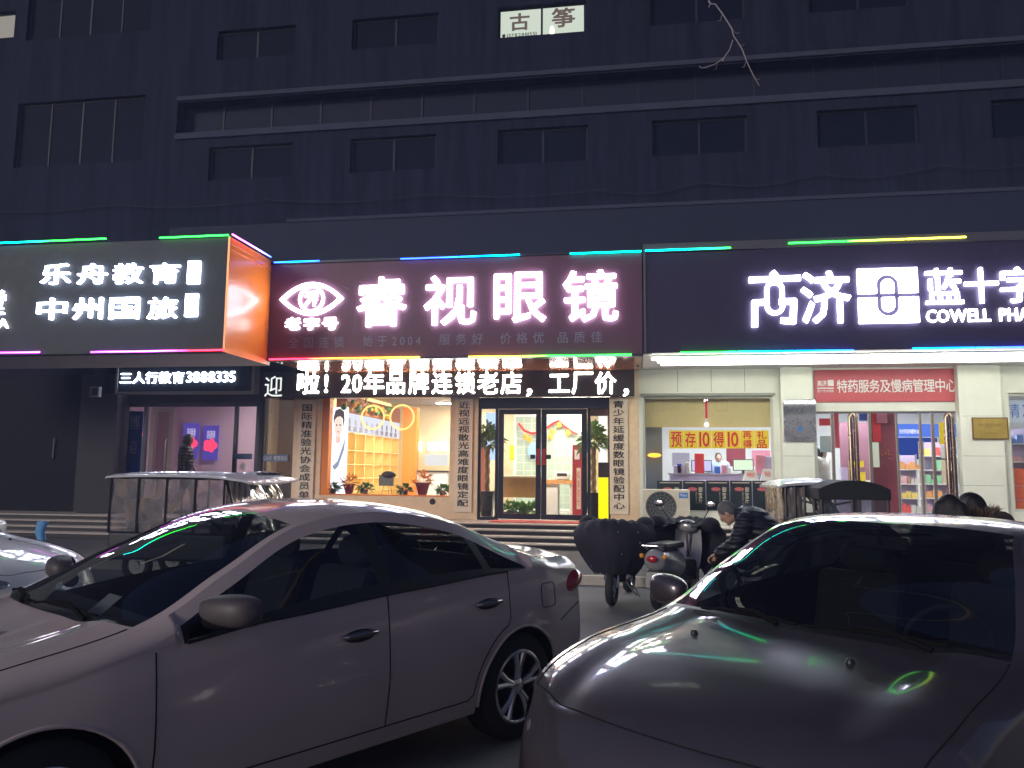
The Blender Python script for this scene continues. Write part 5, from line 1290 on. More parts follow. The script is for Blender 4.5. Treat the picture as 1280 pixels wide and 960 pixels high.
q = MB(); text(q, '医疗保险定点单位', X0+.1, X1-.1, Z1-.17, Z1-.10, Yp, .003); text(q, '社会保障局', X0+.2, X1-.2, Z0+.08, Z0+.12, Yp, .003); q.build('lettering', mat('brass_etch', (.30, .20, .05), .5), t)

# ------------------------------------------------------------------ pharmacy entrance
ax0, ax1, az0, az1 = pdoor
YG = YW+.10
q = MB(); q.box(ax0, ax1, YG-.02, YG+.04, az1-.04, az1); 
q.build('door_rail', M['steel'], bd)
def stile(px0, px1, m, Y=YG, nm='door_stile', top=None):
    X0, X1 = at(px0, 580, Y)[0], at(px1, 580, Y)[0]; return B(X0, X1, Y-.02, Y+.03, ZP+.002, az1-.043).build(nm, m, bd, bev=.004)
stl = mat('warm_steel', (.55, .50, .42), .25, metal=.9)
prev = None
for a, b_ in ((1040, 1044), (1087, 1091), (1121, 1124), (1151, 1154), (1166, 1170)): stile(a, b_, stl)
for a, b_ in ((1023, 1040), (1044, 1087), (1091, 1121), (1154, 1166), (1170, 1204)):
    X0, X1 = at(a, 580, YG)[0], at(b_, 580, YG)[0]; gl_pane('door_glass', X0, X1, YG, ZP+.02, az1-.05, bd)
for px, lab in ((1068, 'left'), (1189, 'right')):
    X = at(px, 580, YG-.25)[0]; zt_ = at(px, 516, YG-.25)[1]; r_ = .085
    t = thing('door_pole_handle', 'thick bronze coloured upright tube handle at the '+lab+' of the pharmacy doors', 'door handle', (X, YG-.25, ZP), 'tube handles of the pharmacy doors')
    pm_ = mat('bronze_steel', (.24, .18, .14), .26, metal=1, noise=.25, nscale=3)
    for o_ in (-.055, .055): MB().tube([(X+o_, YG-.25, ZP+.25), (X+o_, YG-.25, zt_-.1), (X+o_*.6, YG-.25, zt_-.03), (X, YG-.25, zt_)], [.05, .05, .04, .02], 12).build('tube', pm_, t, smooth=True)
    MB().tube([(X, YG-.25, ZP+.4), (X, YG-.04, ZP+.4)], .02, 8).build('bracket', M['steel'], t)
    MB().tube([(X, YG-.25, zt_-.3), (X, YG-.04, zt_-.3)], .02, 8).build('bracket', M['steel'], t)
# stickers on the glass
for px, m_, lab in (((1174, 528, 1182, 556), M['yellow'], 'yellow sticker on the right glass panel of the pharmacy entrance'), ((1176, 558, 1182, 573), M['white'], 'small white label under the yellow sticker'), ((1177, 575, 1188, 605), M['beige2'], 'long cream notice under the white label'), ((1091, 553, 1099, 584), mat('pale_green_notice', (.55, .62, .52), .6), 'pale green notice taped on the pharmacy glass'), ((1061, 575, 1066, 600), M['yellow'], 'narrow yellow strip low on the left pharmacy glass')):
    card('sticker', lab, 'sticker', px, YG-.012, m_, .004)
YF = YW+1.6
card('maroon_curtain', 'maroon sliding panel with an orange flame mark inside the pharmacy entrance', 'panel', (1088, 514, 1123, 646), YW+.6, mat('maroon_panel', (.20, .035, .05), .45, noise=.3, nscale=2), .04)
q = MB(); c_ = at(1106, 571, YW+.57); leaves(q, (c_[0], YW+.57, c_[1]), .12, 20, .08).build('orange_mark', None or mat('flame_orange', (.6, .2, .05), .5), None, 'orange flame shaped mark in the middle of the maroon panel', 'emblem')  # orange leaf shapes set in front of the maroon panel
card('red_banner', 'bright red banner hanging in front of the maroon panel', 'banner', (1091, 516, 1101, 552), YW+.5, mat('bright_red', (.60, .02, .03), .5))
card('red_flag', 'pink and red scalloped flag above the maroon panel', 'banner', (1096, 516, 1109, 529), YW+.45, M['pink'])
card('poster', 'blue poster between the left tube handle and the red banner', 'poster', (1074, 515, 1088, 526), YW+.9, M['blue'])
card('poster', 'rose board imitating a reflection behind the left tube handle', 'poster', (1050, 528, 1088, 600), YW+2.2, mat('rose_reflection', (.26, .12, .17), .6))  # translucent reflection put in as a rose coloured board
card('poster', 'red and white strip poster at the left jamb of the pharmacy entrance', 'poster', (1024, 523, 1040, 532), YW+.5, M['red'])
card('poster', 'pale cyan poster behind the left jamb of the pharmacy entrance', 'poster', (1025, 545, 1042, 565), YW+.8, mat('pale_cyan', (.45, .60, .62), .6))
card('poster', 'red hanging strip right of the pale cyan poster', 'poster', (1043, 513, 1049, 560), YW+.7, mat('strip_red', (.5, .06, .08), .6))
for i, (px, m_) in enumerate((((1067, 576, 1080, 584), M['yellow']), ((1052, 584, 1060, 606), M['lilac']), ((1074, 590, 1082, 604), M['yellow']), ((1062, 604, 1076, 618), M['pink']))):
    card('carton', ['yellow carton on the display behind the left tube handle', 'lilac carton low behind the left pharmacy glass', 'yellow carton beside the maroon panel', 'pink carton low on the display behind the left tube handle'][i], 'carton', px, YW+1.9, m_, .15)
B(at(1046, 600, YW+1.9)[0], at(1090, 600, YW+1.9)[0], YW+1.88, YW+2.15, ZP+.001, ZP+.55).build('display_stand', M['lilac'], None, 'low lilac display stand behind the left pharmacy glass', 'display stand')
X0, X1, Z0, Z1 = rect(1124, 530, 1151, 546, YW+4)
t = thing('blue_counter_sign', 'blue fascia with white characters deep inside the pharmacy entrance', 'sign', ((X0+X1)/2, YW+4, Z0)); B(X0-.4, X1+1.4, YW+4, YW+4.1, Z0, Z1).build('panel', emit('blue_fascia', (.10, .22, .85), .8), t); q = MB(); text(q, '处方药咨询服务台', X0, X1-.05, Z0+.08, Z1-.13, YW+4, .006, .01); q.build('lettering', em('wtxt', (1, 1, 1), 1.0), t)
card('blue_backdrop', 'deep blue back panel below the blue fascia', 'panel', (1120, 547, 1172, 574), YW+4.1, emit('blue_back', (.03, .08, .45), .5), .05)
cols = dict(white=(.72, .70, .68), red=(.60, .08, .08), orange=(.75, .35, .12), pink=(.70, .40, .45), blue=(.15, .25, .6), green=(.2, .45, .25), yellow=(.8, .62, .15), brown=(.35, .2, .12))
cm = {k: mat('carton_'+k, v, .5) for k, v in cols.items()}
def rack(nm, lab, X0, X1, Y, zs, where, dens=.16, depth=.3, grp='medicine cartons in the pharmacy'):
    t = thing('shelf_rack', lab, 'shelf rack', ((X0+X1)/2, Y, ZP), 'shelf racks of the pharmacy')
    q = MB()
    for x in (X0, X1-.025):
        for y in (Y, Y+depth-.025): q.box(x, x+.025, y, y+.025, ZP+.001, zs[-1]+.35)
    q.build('posts', M['steel'], t)
    B(X0+.03, X1-.03, Y+depth, Y+depth+.01, ZP+.05, zs[-1]+.33).build('back', M['lilac'], t)
    for z in zs: B(X0, X1, Y-.002, Y+depth-.002, z-.02, z).build('shelf', M['white'], t)
    for si, z in enumerate(zs):
        x = X0+.03
        c_ = random.choice(list(cols)); 
        while x < X1-.1:
            w_ = random.uniform(.06, .14); h_ = random.uniform(.10, .24)
            if random.random() < .35: c_ = random.choice(list(cols))
            if random.random() < .9:
                B(x, x+w_, Y+.02, Y+.02+random.uniform(.06, .14), z+.001, z+h_).build('medicine_carton', cm[c_], None, '%s carton on the %s shelf, rack %s' % (c_, ['first', 'second', 'third', 'fourth', 'fifth', 'sixth'][si], where), 'carton', grp)
            x += w_+.012
zs = [ZP+.22, ZP+.55, ZP+.88, ZP+1.21]
rack('r', 'steel shelf rack of cartons right of the maroon panel', *RX(1124, 1152, 590, YW+2.0), YW+2.0, zs, 'right of the maroon panel')
rack('r', 'steel shelf rack of cartons between the pharmacy door stiles', *RX(1155, 1200, 590, YW+2.6), YW+2.6, zs+[ZP+1.54], 'left of the right tube handle')
rack('r', 'tall shelf rack behind the right window of the pharmacy', *RX(1262, 1330, 590, YW+1.6), YW+1.6, [ZP+1.0, ZP+1.4, ZP+1.8], 'behind the right window')
fr_win(pwin2, 0, whf, .05)
for i, (y0, y1) in enumerate(((586, 607), (608, 625), (626, 645))):
    card('red_orange_box', ['top', 'middle', 'lowest'][i]+' red orange box of the stack in the right pharmacy window', 'box', (1266, y0, 1300, y1), YW+.4, mat('box_red_orange', (.62, .12, .05), .5, noise=.15), .25)
t = thing('poster', 'pale blue poster with blue characters at the top of the right pharmacy window', 'poster', (at(1272, 510, YW+.3)[0], YW+.3, 2.5)); X0, X1, Z0, Z1 = rect(1258, 500, 1290, 528, YW+.3); B(X0, X1, YW+.3, YW+.305, Z0, Z1).build('sheet', mat('poster_pale', (.50, .58, .72), .6), t); q = MB(); text(q, '凉', X0+.30, X0+.6, Z0+.1, Z1-.08, YW+.3, .004); text(q, '清', X0+.02, X0+.25, Z0+.1, Z1-.08, YW+.3, .004); q.build('lettering', M['blue'], t)

# ------------------------------------------------------------------ left office entrance
lx_0, lx_1, lz_0, lz_1 = ldoor
q = frame4(lx_0, lx_1, lz_0, lz_1, YW+.03, YW+.12, .10); q.box(at(176, 560, YW)[0], at(180, 560, YW)[0], YW+.03, YW+.12, lz_0+.1, lz_1-.1); q.box(at(290, 560, YW)[0], at(294, 560, YW)[0], YW+.03, YW+.12, lz_0+.1, lz_1-.1)
of = q.build('entrance_frame', M['frame_dark'], bd, bev=.006)
gl_pane('pane', lx_0+.1, at(176, 560, YW)[0], YW+.07, lz_0+.1, lz_1-.1, of); gl_pane('pane', at(294, 560, YW)[0], lx_1-.1, YW+.07, lz_0+.1, lz_1-.1, of)
# open glazed leaf standing ajar
palef = mat('pale_door_frame', (.50, .44, .44), .4)
Xh = at(214, 560, YW)[0]; Xo = at(184, 560, YW-.45)[0]; d = MB(); A = Vector((at(186, 560, YW-.3)[0], YW-.3, 0)); Bv = Vector((Xh, YW+.02, 0)); ax_ = (Bv-A).normalized(); L_ = (Bv-A).length; zt_ = lz_1-.15
def dbar(u0, u1, z0, z1, th=.02): c_ = A+ax_*(u0+u1)/2; d.obox((c_.x, c_.y, (z0+z1)/2), ax_*(u1-u0)/2, Vector((-ax_.y, ax_.x, 0))*th, (0, 0, (z1-z0)/2))
dbar(0, .09, ZP+.02, zt_); dbar(L_-.09, L_, ZP+.02, zt_); dbar(.09, L_-.09, ZP+.02, ZP+.15); dbar(.09, L_-.09, zt_-.09, zt_); dob = d.build('door', palef, bd, bev=.005)
a_, b_ = A+ax_*.09, A+ax_*(L_-.09); MB().quad((a_.x, a_.y, ZP+.15), (b_.x, b_.y, ZP+.15), (b_.x, b_.y, zt_-.09), (a_.x, a_.y, zt_-.09)).build('pane', glass('door_tint', (.55, .5, .52), .04), dob, fixn=False)
MB().tube([(b_.x, b_.y-.06, ZP+.75), (b_.x, b_.y-.10, ZP+.78), (b_.x, b_.y-.10, ZP+1.75), (b_.x, b_.y-.06, ZP+1.78)], .016, 8).build('handle', M['steel'], dob, smooth=True)
t = thing('vertical_banner', 'tall blue banner with white characters behind the left office glass', 'banner', (at(167, 580, YW+.3)[0], YW+.3, ZP)); X0, X1, Z0, Z1 = rect(157.5, 514, 177, 590, YW+.3); B(X0, X1, YW+.3, YW+.31, ZP+.3, Z1).build('sheet', M['blue'], t)
q = MB(); text(q, '博', X0+.07, X1-.09, at(167, 537, YW+.3)[1], at(167, 519, YW+.3)[1], YW+.3, .004); text(q, '迎', X0+.1, X1-.12, at(167, 567, YW+.3)[1], at(167, 551, YW+.3)[1], YW+.3, .004); q.build('lettering', mat('pale_lilac_ink', (.5, .5, .75), .5), t)
for i, (px, lab) in enumerate((((228.5, 529, 248, 573), 'blue and red festive poster, left of the two on the pink wall'), ((253.5, 532, 272.5, 575), 'blue and red festive poster, right of the two on the pink wall'))):
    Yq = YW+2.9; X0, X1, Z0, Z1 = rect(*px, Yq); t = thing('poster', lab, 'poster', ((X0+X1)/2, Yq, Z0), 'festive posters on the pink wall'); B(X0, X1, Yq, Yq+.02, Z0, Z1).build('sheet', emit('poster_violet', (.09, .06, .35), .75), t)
    W_, H_ = X1-X0, Z1-Z0; q = MB(); 
    for k in range(5): q.prism([(X0+W_*(.5+.28*cos(k*1.26))+.09*cos(a), Z0+H_*(.42+.10*sin(k*1.26))+.10*sin(a)) for a in [j*.5 for j in range(12)]], .003, (0, Yq-.004-.003*k, 0))
    q.build('red_lanterns', emit('lantern_red', (.95, .05, .12), 1.2), t); q = MB(); text(q, '喜迎新春', X0+W_*.25, X1-W_*.2, Z0+H_*.62, Z1-H_*.14, Yq, .004, .01); q.build('lettering', em('postertxt', (.7, .6, .9), .7), t)
for px, lab in (((150, 567, 170, 573), 'left office glass'), ((292, 567, 315, 574), 'right office glass')):
    card('window_decal', 'dark blue stripe stuck across the '+lab, 'decal', px, YW+.015, mat('decal_navy', (.02, .06, .18), .5), .004)
X, Z = at(303, 583, YW); MB().lathe([(0, -.003), (.07, -.003), (.07, 0)], 'y', (X, YW+.018, Z), 16).build('sticker', M['white'], None, 'small white round sticker below the right dark blue stripe', 'sticker')
# glowing card imitating the reflection of a red sign by the open door
card('sign_reflection', 'small glowing orange red card for a sign reflection beside the open office door', 'lit sign', (172, 541, 181, 545), YW+.5, emit('reflection_red', (1, .15, .05), 2.0), .03)
# small camera box on the grey pier
X, Z = at(120, 490, YW-.5); t = thing('wall_lamp', 'small square unlit wall lamp on top of the grey pier', 'wall lamp', (X, YW-.5, Z)); frame4(X-.12, X+.12, Z-.12, Z+.12, YW-.56, YW-.46, .03).build('case', mat('pale_case', (.35, .35, .36), .5), t); B(X-.09, X+.09, YW-.50, YW-.48, Z-.09, Z+.09).build('lens', M['black'], t)
# bright metal pole handle on the dark shutter
X, Z = at(67, 560, YW-.03); MB().tube([(X, YW-.03, Z-.25), (X+.02, YW-.05, Z+.25)], .02, 8).build('shutter_handle', M['steel'], None, 'upright steel handle on the dark shutter at the left', 'handle', smooth=True)
# ------------------------------------------------------------------ clear plastic tricycle cabins
M['vinyl'] = glass('clear_vinyl', (.80, .80, .82), .07, .10, haze=.17, hazecol=(.52, .48, .52))
M['quilt'] = mat('quilted_cloth', (.012, .011, .020), .8, noise=.4, nscale=12, bump=.4)
M['whiteroof'] = mat('white_roof', (.45, .45, .50), .25, coat=.5)
def wheel(par, c, r, w_, axis='y', spokes=True):
    t = thing('wheel', None, None); t.parent = par; t.location = c
    MB().lathe([(r*.62, -w_*.3), (r*.7, -w_*.45), (r*.9, -w_*.5), (r*.98, -w_*.3), (r, 0), (r*.98, w_*.3), (r*.9, w_*.5), (r*.7, w_*.45), (r*.62, w_*.3), (r*.60, 0), (r*.62, -w_*.3)], axis, c, 28).build('tyre', M['rubber'], t, smooth=True)
    q = MB().lathe([(0, -w_*.3), (r*.2, -w_*.3), (r*.24, -w_*.12), (r*.56, -w_*.12), (r*.61, -w_*.3), (r*.61, w_*.3), (r*.56, w_*.12), (r*.24, w_*.12), (r*.2, w_*.3), (0, w_*.3)], axis, c, 20); q.build('rim', M['alloy'], t, smooth=True)
    return t
def tricycle(lab, L, W_, zb, zt, roof_m, loc, yaw, nbar=5, dark=False):
    "cabin tricycle, front towards +x"
    t = thing('cabin_tricycle', lab, 'tricycle', (0, 0, 0), 'cabin tricycles parked at the shops')
    h = W_/2
    q = MB(); q.box(-L/2, L/2-.35, -h, h, .32, zb-.02); b_ = q.build('body', M['quilt'] if dark else M['blackmetal'], t, bev=.04)
    # frame
    q = MB(); r_ = .017
    xs_ = [-L/2+.02+(L-.42)*i/(nbar-1) for i in range(nbar)]
    for s_ in (-1, 1):
        for x in xs_: q.tube([(x, s_*(h+.012), zb-.02), (x, s_*(h+.012), zt)], r_, 6)
        q.tube([(L/2-.40, s_*(h-.02), zb-.02), (L/2-.12, s_*(h-.02), zb-.02), (L/2-.42, s_*(h-.04), zt)], r_, 6)
        q.tube([(-L/2, s_*(h-.02), zb-.01), (L/2-.12, s_*(h-.02), zb-.01)], r_*1.3, 6); q.tube([(-L/2, s_*(h-.02), zt), (L/2-.42, s_*(h-.02), zt)], r_*1.3, 6)
    for x in (-L/2+.02,): q.tube([(x, -h+.02, zb), (x, h-.02, zb)], r_, 6); q.tube([(x, 0, zb), (x, 0, zt)], r_, 6)
    q.build('cabin_frame', M['blackmetal'], t, smooth=True)
    # vinyl walls: rumpled sheets
    def sheet(P0, P1, z0, z1, nm):
        P0, P1 = Vector(P0), Vector(P1); n = 24; mm = 8; nrm = (P1-P0).cross(Vector((0, 0, 1))).normalized(); g = []
        for j in range(mm+1): g.append([P0.lerp(P1, i/n)+Vector((0, 0, z0+(z1-z0)*j/mm))+nrm*(.008*sin(i*1.9+j*.7)+.006*sin(i*.8-j*1.3)) for i in range(n+1)])
        MB().grid(g).build(nm, M['vinyl'], t, smooth='all', fixn=False)
    for s_ in (-1, 1): sheet((-L/2+.02, s_*h, 0), (L/2-.42, s_*h, 0), zb, zt-.01, 'vinyl_side')
    sheet((-L/2, -h+.03, 0), (-L/2, h-.03, 0), zb, zt-.01, 'vinyl_back')
    g = [[(L/2-.11+(-.31)*j/8+.012*sin(i*1.3+j), -h+.04+(W_-.08)*i/12, zb+(zt-zb)*j/8) for i in range(13)] for j in range(9)]; MB().grid(g).build('windscreen', M['vinyl'], t, smooth='all', fixn=False)
    # roof: shallow tray with rolled edge and raised ribs
    P = [(-L/2-.06, 0), (-L/2+.03, .055), (-L*.2, .085), (L*.1, .085), (L/2-.50, .06), (L/2-.12, -.015), (L/2-.02, -.06)]
    g = []
    for k in range(31):
        u = k/30*(len(P)-1); x, dz = cr(P, u); g.append([(x, (h+.04)*v, zt+dz*(1-.45*abs(v)**3)+(.012 if abs((abs(v)*5) % 2-1) > .8 else 0)) for v in [i/14 for i in range(-14, 15)]])
    g2 = [[(p[0], p[1], p[2]-.03) for p in r] for r in g]
    q = MB(); q.grid(g); q.grid(g2); q.grid([[g[i][0], g2[i][0]] for i in range(31)]); q.grid([[g[i][-1], g2[i][-1]] for i in range(31)]); q.grid([g[0], g2[0]]); q.grid([g[-1], g2[-1]]); q.build('roof', roof_m, t, smooth=True)
    # bench seat, front fork, wheels, handlebar
    B(-L/2+.25, -L/2+.65, -h+.08, h-.08, zb-.019, zb+.10).build('seat', M['quilt'], t, bev=.03)
    q = MB(); q.obox((-L/2+.2, 0, zb+.25), (.04, 0, .01), (0, h-.12, 0), (-.04, 0, .2)); q.build('seat_back', mat('tan_seat', (.16, .13, .12), .7), t, bev=.03)
    q = MB(); q.tube([(L/2-.05, 0, .28), (L/2-.28, 0, zb+.2)], .03, 10); q.tube([(L/2-.30, -.3, zb+.32), (L/2-.28, -.1, zb+.22), (L/2-.28, .1, zb+.22), (L/2-.30, .3, zb+.32)], .014, 8); q.build('handlebar', M['blackmetal'], t, smooth=True)
    q = MB(); q.obox((L/2-.2, 0, .62), (.03, 0, -.05), (0, .22, 0), (.06, 0, .25)); q.build('front_apron', M['blackmetal'], t, bev=.03)
    MB().ball((L/2-.09, 0, .80), .05, .09, .07).build('headlight', M['clearlens'], t, smooth=True)
    wheel(t, (L/2-.05, 0, .23), .23, .09)
    for s_ in (-1, 1): wheel(t, (-L/2+.45, s_*(h-.10), .24), .24, .10)
    for s_ in (-1, 1): MB().ball((-L/2-.01, s_*(h-.12), zb-.14), .02, .05, .04).build('tail_light', M['redlens'], t, smooth=True)
    t.location = loc; t.rotation_euler = (0, 0, yaw); return t
def pos(px, Y): d = ray(px, 640); s_ = Y/d.y; return (d.x*s_, Y)
# left tricycle: pale ribbed roof, seen side on
Yt_ = 10.2
x0, x1 = at(139, 600, Yt_)[0], at(322, 600, Yt_)[0]; zt_ = at(220, 598, Yt_)[1]; zb_1 = at(160, 664, Yt_)[1]
tricycle('cabin tricycle with a pale roof and clear plastic walls before the left entrance', x1-x0-.02, 1.0, zb_1, zt_, M['whiteroof'], ((x0+x1)/2, Yt_+.45, 0), R(-3))
Y2_ = 12.2
x0, x1 = at(342, 600, Y2_)[0]-.8, at(342, 600, Y2_)[0]
tricycle('second cabin tricycle mostly hidden behind the pale roofed one, only its front corner showing', .85, .9, at(340, 660, Y2_)[1], at(340, 607, Y2_)[1], M['whiteroof'], ((x0+x1)/2, Y2_+.45, ZT), R(-2))
Y3 = 9.6
x0, x1 = at(976, 620, Y3)[0], at(1034, 620, Y3)[0]
t3 = tricycle('cabin tricycle with a silver roof and fringed plastic walls by the white column', .85, .9, at(1000, 655, Y3)[1], at(1000, 608, Y3)[1], M['whiteroof'], (x0+.42, Y3+.45, 0), R(4), 5)
# black hooded tricycle
Y4 = 8.9
x0, x1, zb4, zt4 = *[at(p, 620, Y4)[0] for p in (1023.5, 1114)], at(1070, 664, Y4)[1], at(1070, 600, Y4)[1]
t = thing('hooded_tricycle', 'tricycle with a black arched hood and grey rear windows before the pharmacy doors', 'tricycle', (0, 0, 0))
W4 = x1-x0; h4 = W4/2; cx4 = (x0+x1)/2
def arch(v): return .10*(1-abs(v)**2.2)
zs4 = at(1070, 611, Y4)[1]; zw = at(1070, 625, Y4)[1]
g = [[(cx4+h4*v, Y4+1.3*k/6, zs4-.01+arch(v)) for v in [i/12 for i in range(-12, 13)]] for k in range(7)]
q = MB(); q.grid(g); rim_ = [(h4*v, arch(v)) for v in [i/12 for i in range(-12, 13)]]
q.prism([(a, zs4+b_-.012) for a, b_ in rim_]+[(h4, zw), (-h4, zw)], .012, (cx4, Y4, 0)); q.prism([(a, zs4+b_-.012) for a, b_ in rim_]+[(h4, zw), (-h4, zw)], .012, (cx4, Y4+1.3, 0))
q.box(cx4-h4, cx4-h4+.012, Y4+.013, Y4+1.29, zw, zs4); q.box(cx4+h4-.012, cx4+h4, Y4+.013, Y4+1.29, zw, zs4); q.build('hood', mat('black_canvas', (.010, .011, .016), .7, bump=.3, nscale=10), t)
q = MB(); 
for x in (cx4-h4+.03, cx4-h4*.05, cx4+h4-.03):
    for y in (Y4+.02, Y4+1.28): q.tube([(x, y, .45), (x, y, zw+.02)], .018, 6)
q.box(cx4-h4, cx4+h4, Y4, Y4+.03, zb4-.06, zb4); q.build('frame', M['blackmetal'], t)
for a, b_ in ((cx4-h4+.04, cx4-h4*.05-.02), (cx4-h4*.05+.02, cx4+h4-.04)): MB().quad((a, Y4+.02, zb4), (b_, Y4+.02, zb4), (b_, Y4+.02, zw), (a, Y4+.02, zw)).build('rear_window', glass('smoky_vinyl', (.45, .47, .50), .06, .05, haze=.35, hazecol=(.12, .13, .15)), t, fixn=False)
q = MB(); q.box(cx4-h4, cx4+h4, Y4, Y4+1.3, .32, zb4-.065); q.build('body', M['quilt'], t, bev=.03)
B(cx4-h4+.1, cx4+h4-.1, Y4+.3, Y4+.8, zb4-.064, zb4+.10).build('seat', M['trim'], t, bev=.04)
wheel(t, (cx4, Y4+1.5, .24), .24, .09, 'x'); q = MB(); q.tube([(cx4, Y4+1.5, .26), (cx4, Y4+1.32, zb4+.2)], .03, 8); q.tube([(cx4-.3, Y4+1.25, zb4+.28), (cx4, Y4+1.31, zb4+.2), (cx4+.3, Y4+1.25, zb4+.28)], .015, 8); q.build('handlebar', M['blackmetal'], t, smooth=True)
for s_ in (-1, 1): wheel(t, (cx4+s_*(h4-.10), Y4+.35, .24), .24, .10, 'x')

# ------------------------------------------------------------------ two-wheelers, front towards +x before turning
def scooter(lab, tailm, loc, yaw, sc=.86, quilt=True, mirrors=True, plate=None, wide=.42, qs=1.0):
    t = thing('electric_scooter', lab, 'scooter', (0, 0, 0), 'scooters parked before the steps')
    wheel(t, (.62, 0, .23), .23, .10); wheel(t, (-.62, 0, .24), .24, .12)
    # floor and rear body
    q = MB(); q.obox((.05, 0, .30), (.30, 0, 0), (0, .13, 0), (0, 0, .04)); q.obox((.40, 0, .42), (.03, 0, .0), (0, .15, 0), (-.03, 0, .14)); q.build('floorboard', M['blackmetal'], t, bev=.03)
    g = []
    for i in range(15):
        a = i/14; x = -.18-.72*a; w_ = .19*(1-.35*a**2.5)*(1 if a < .92 else 1-.9*(a-.92)/.08*.8); zc = .56+.10*a; hh = .20*(1-.35*a)*(1 if a < .9 else 1-.75*(a-.9)/.1)
        g.append([(x, w_*cos(k*2*pi/20), zc+hh*sin(k*2*pi/20)) for k in range(20)])
    MB().grid(g, wrap=True).build('tail_body', tailm, t, smooth='all')
    q = MB(); q.obox((-.40, 0, .80), (.36, 0, -.01), (0, .14, 0), (0, 0, .045)); q.build('seat', M['trim'], t, bev=.04)
    q = MB(); q.tube([(-.78, -.10, .78), (-.98, -.09, .84), (-.98, .09, .84), (-.78, .10, .78)], .014, 8); q.build('grab_rail', M['steel'], t, smooth=True)
    MB().ball((-.905, 0, .67), .035, .075, .045).build('tail_light', M['redlens'], t, smooth=True)
    for s_ in (-1, 1): MB().ball((-.86, s_*.15, .70), .03, .03, .03).build('indicator', M['orangef'], t, smooth=True)
    q = MB(); q.obox((-.62, 0, .50), (.24, 0, -.02), (0, .075, 0), (0, 0, .012)); q.obox((-.93, 0, .42), (.015, 0, .10), (0, .08, 0), (.006, 0, 0)); q.build('mudguard', M['blackmetal'], t, bev=.01)
    # front apron, head, steering
    g = [[(.44+.12*sin(a/10*pi*.55)-.05*abs(v)**2, v*(.20-.04*abs(a/10-.5)), .40+.55*a/10) for v in [k/6 for k in range(-6, 7)]] for a in range(11)]
    g2 = [[(p[0]+.03, p[1]*.98, p[2]) for p in r] for r in g]
    q = MB(); q.grid(g); q.grid(g2); q.grid([[g[i][0], g2[i][0]] for i in range(11)]); q.grid([[g[i][-1], g2[i][-1]] for i in range(11)]); q.grid([g[-1], g2[-1]]); q.grid([g[0], g2[0]]); q.build('front_apron', tailm, t, smooth='all')
    q = MB(); q.tube([(.62, .075, .23), (.58, .075, .44), (.50, 0, .62), (.44, 0, .98)], .022, 8); q.tube([(.62, -.075, .23), (.58, -.075, .44), (.50, 0, .62)], .022, 8); q.build('fork', M['steel'], t, smooth=True)
    q = MB(); q.ball((.47, 0, 1.0), .10, .15, .09); q.build('head_cowl', tailm, t, smooth=True); MB().ball((.555, 0, 1.0), .03, .07, .05).build('headlight', M['clearlens'], t, smooth=True)
    hb = MB(); hb.tube([(.34, -.36, 1.05), (.42, -.18, 1.04), (.44, 0, 1.02), (.42, .18, 1.04), (.34, .36, 1.05)], .013, 8); hb.build('handlebar', M['blackmetal'], t, smooth=True)
    for s_ in (-1, 1):
        q = MB(); q.tube([(.33, s_*.27, 1.05), (.31, s_*.40, 1.055)], .019, 10); q.build('grip', M['rubber'], t, smooth=True)
        if mirrors:
            q = MB(); q.tube([(.41, s_*.22, 1.05), (.40, s_*.30, 1.18), (.38, s_*.36, 1.27)], .007, 6); mm_ = q.build('mirror', M['blackmetal'], t, smooth=True)
            q = MB(); q.ball((.37, s_*.37, 1.31), .022, .085, .055); q.build('mirror_housing', M['blackmetal'], mm_, smooth=True); MB().ball((.352, s_*.37, 1.31), .008, .07, .042).build('mirror_glass', M['chrome'], mm_, smooth=True)
    if quilt:
        # wind blanket: hangs from the bars over the front, sleeves at the grips
        g = []
        prof = [(-.02, 1.06, .20), (.06, 1.12, .32), (.12, 1.09, .46), (.20, .98, .52), (.24, .84, .50), (.22, .68, .42), (.16, .52, .34), (.12, .42, .26)]
        for x_, z_, w_ in prof:
            row = []
            for k in range(-14, 15):
                v = k/14; row.append((.60+x_-.34*v*v+.012*sin(k*2.2+z_*20), v*w_*qs, z_-.05*v*v+.012*sin(k*1.4)))
            g.append(row)
        g.insert(0, [(p[0]-.20, p[1]*1.0, p[2]+.0) for p in g[0]])
        g2 = [[(p[0]-.035, p[1]*.98, p[2]) for p in r] for r in g]; n_ = len(g)
        q = MB(); q.grid(g); q.grid(g2); q.grid([[g[i][0], g2[i][0]] for i in range(n_)]); q.grid([[g[i][-1], g2[i][-1]] for i in range(n_)]); q.grid([g[0], g2[0]]); q.grid([g[-1], g2[-1]])
        bl = q.build('wind_blanket', M['quilt'], t, smooth='all')
        q = MB()
        for s_ in (-1, 1): q.ball((.30, s_*.36*qs, 1.04), .15, .13, .10, rot=Matrix.Rotation(.2, 3, 'Y'))
        q.build('sleeves', M['quilt'], bl, smooth=True)
        q = MB()
        for k in range(11):
            i = random.randint(2, 7); j = random.randint(2, 26); p = g[i][j]; q.ball((p[0]+.002, p[1], p[2]), .005, .010, .014, 8, 6)
        q.build('printed_dots', mat('blanket_dots', (.16, .14, .18), .8), bl, smooth=True)
    q = MB(); q.tube([(-.05, .02, .28), (-.12, .20, .03)], .012, 6); q.tube([(-.05, .1, .30), (-.10, .24, .02), (-.16, .24, .015)], .010, 6); q.build('kick_stand', M['steel'], t, smooth=True)
    if plate: 
        q = MB(); q.obox((-.985, 0, .60), (.004, 0, 0), (0, .10, 0), (0, 0, .07)); q.build('number_plate', plate, t)
    t.location = loc; t.rotation_euler = (0, 0, yaw); t.scale = (sc, sc, sc); return t
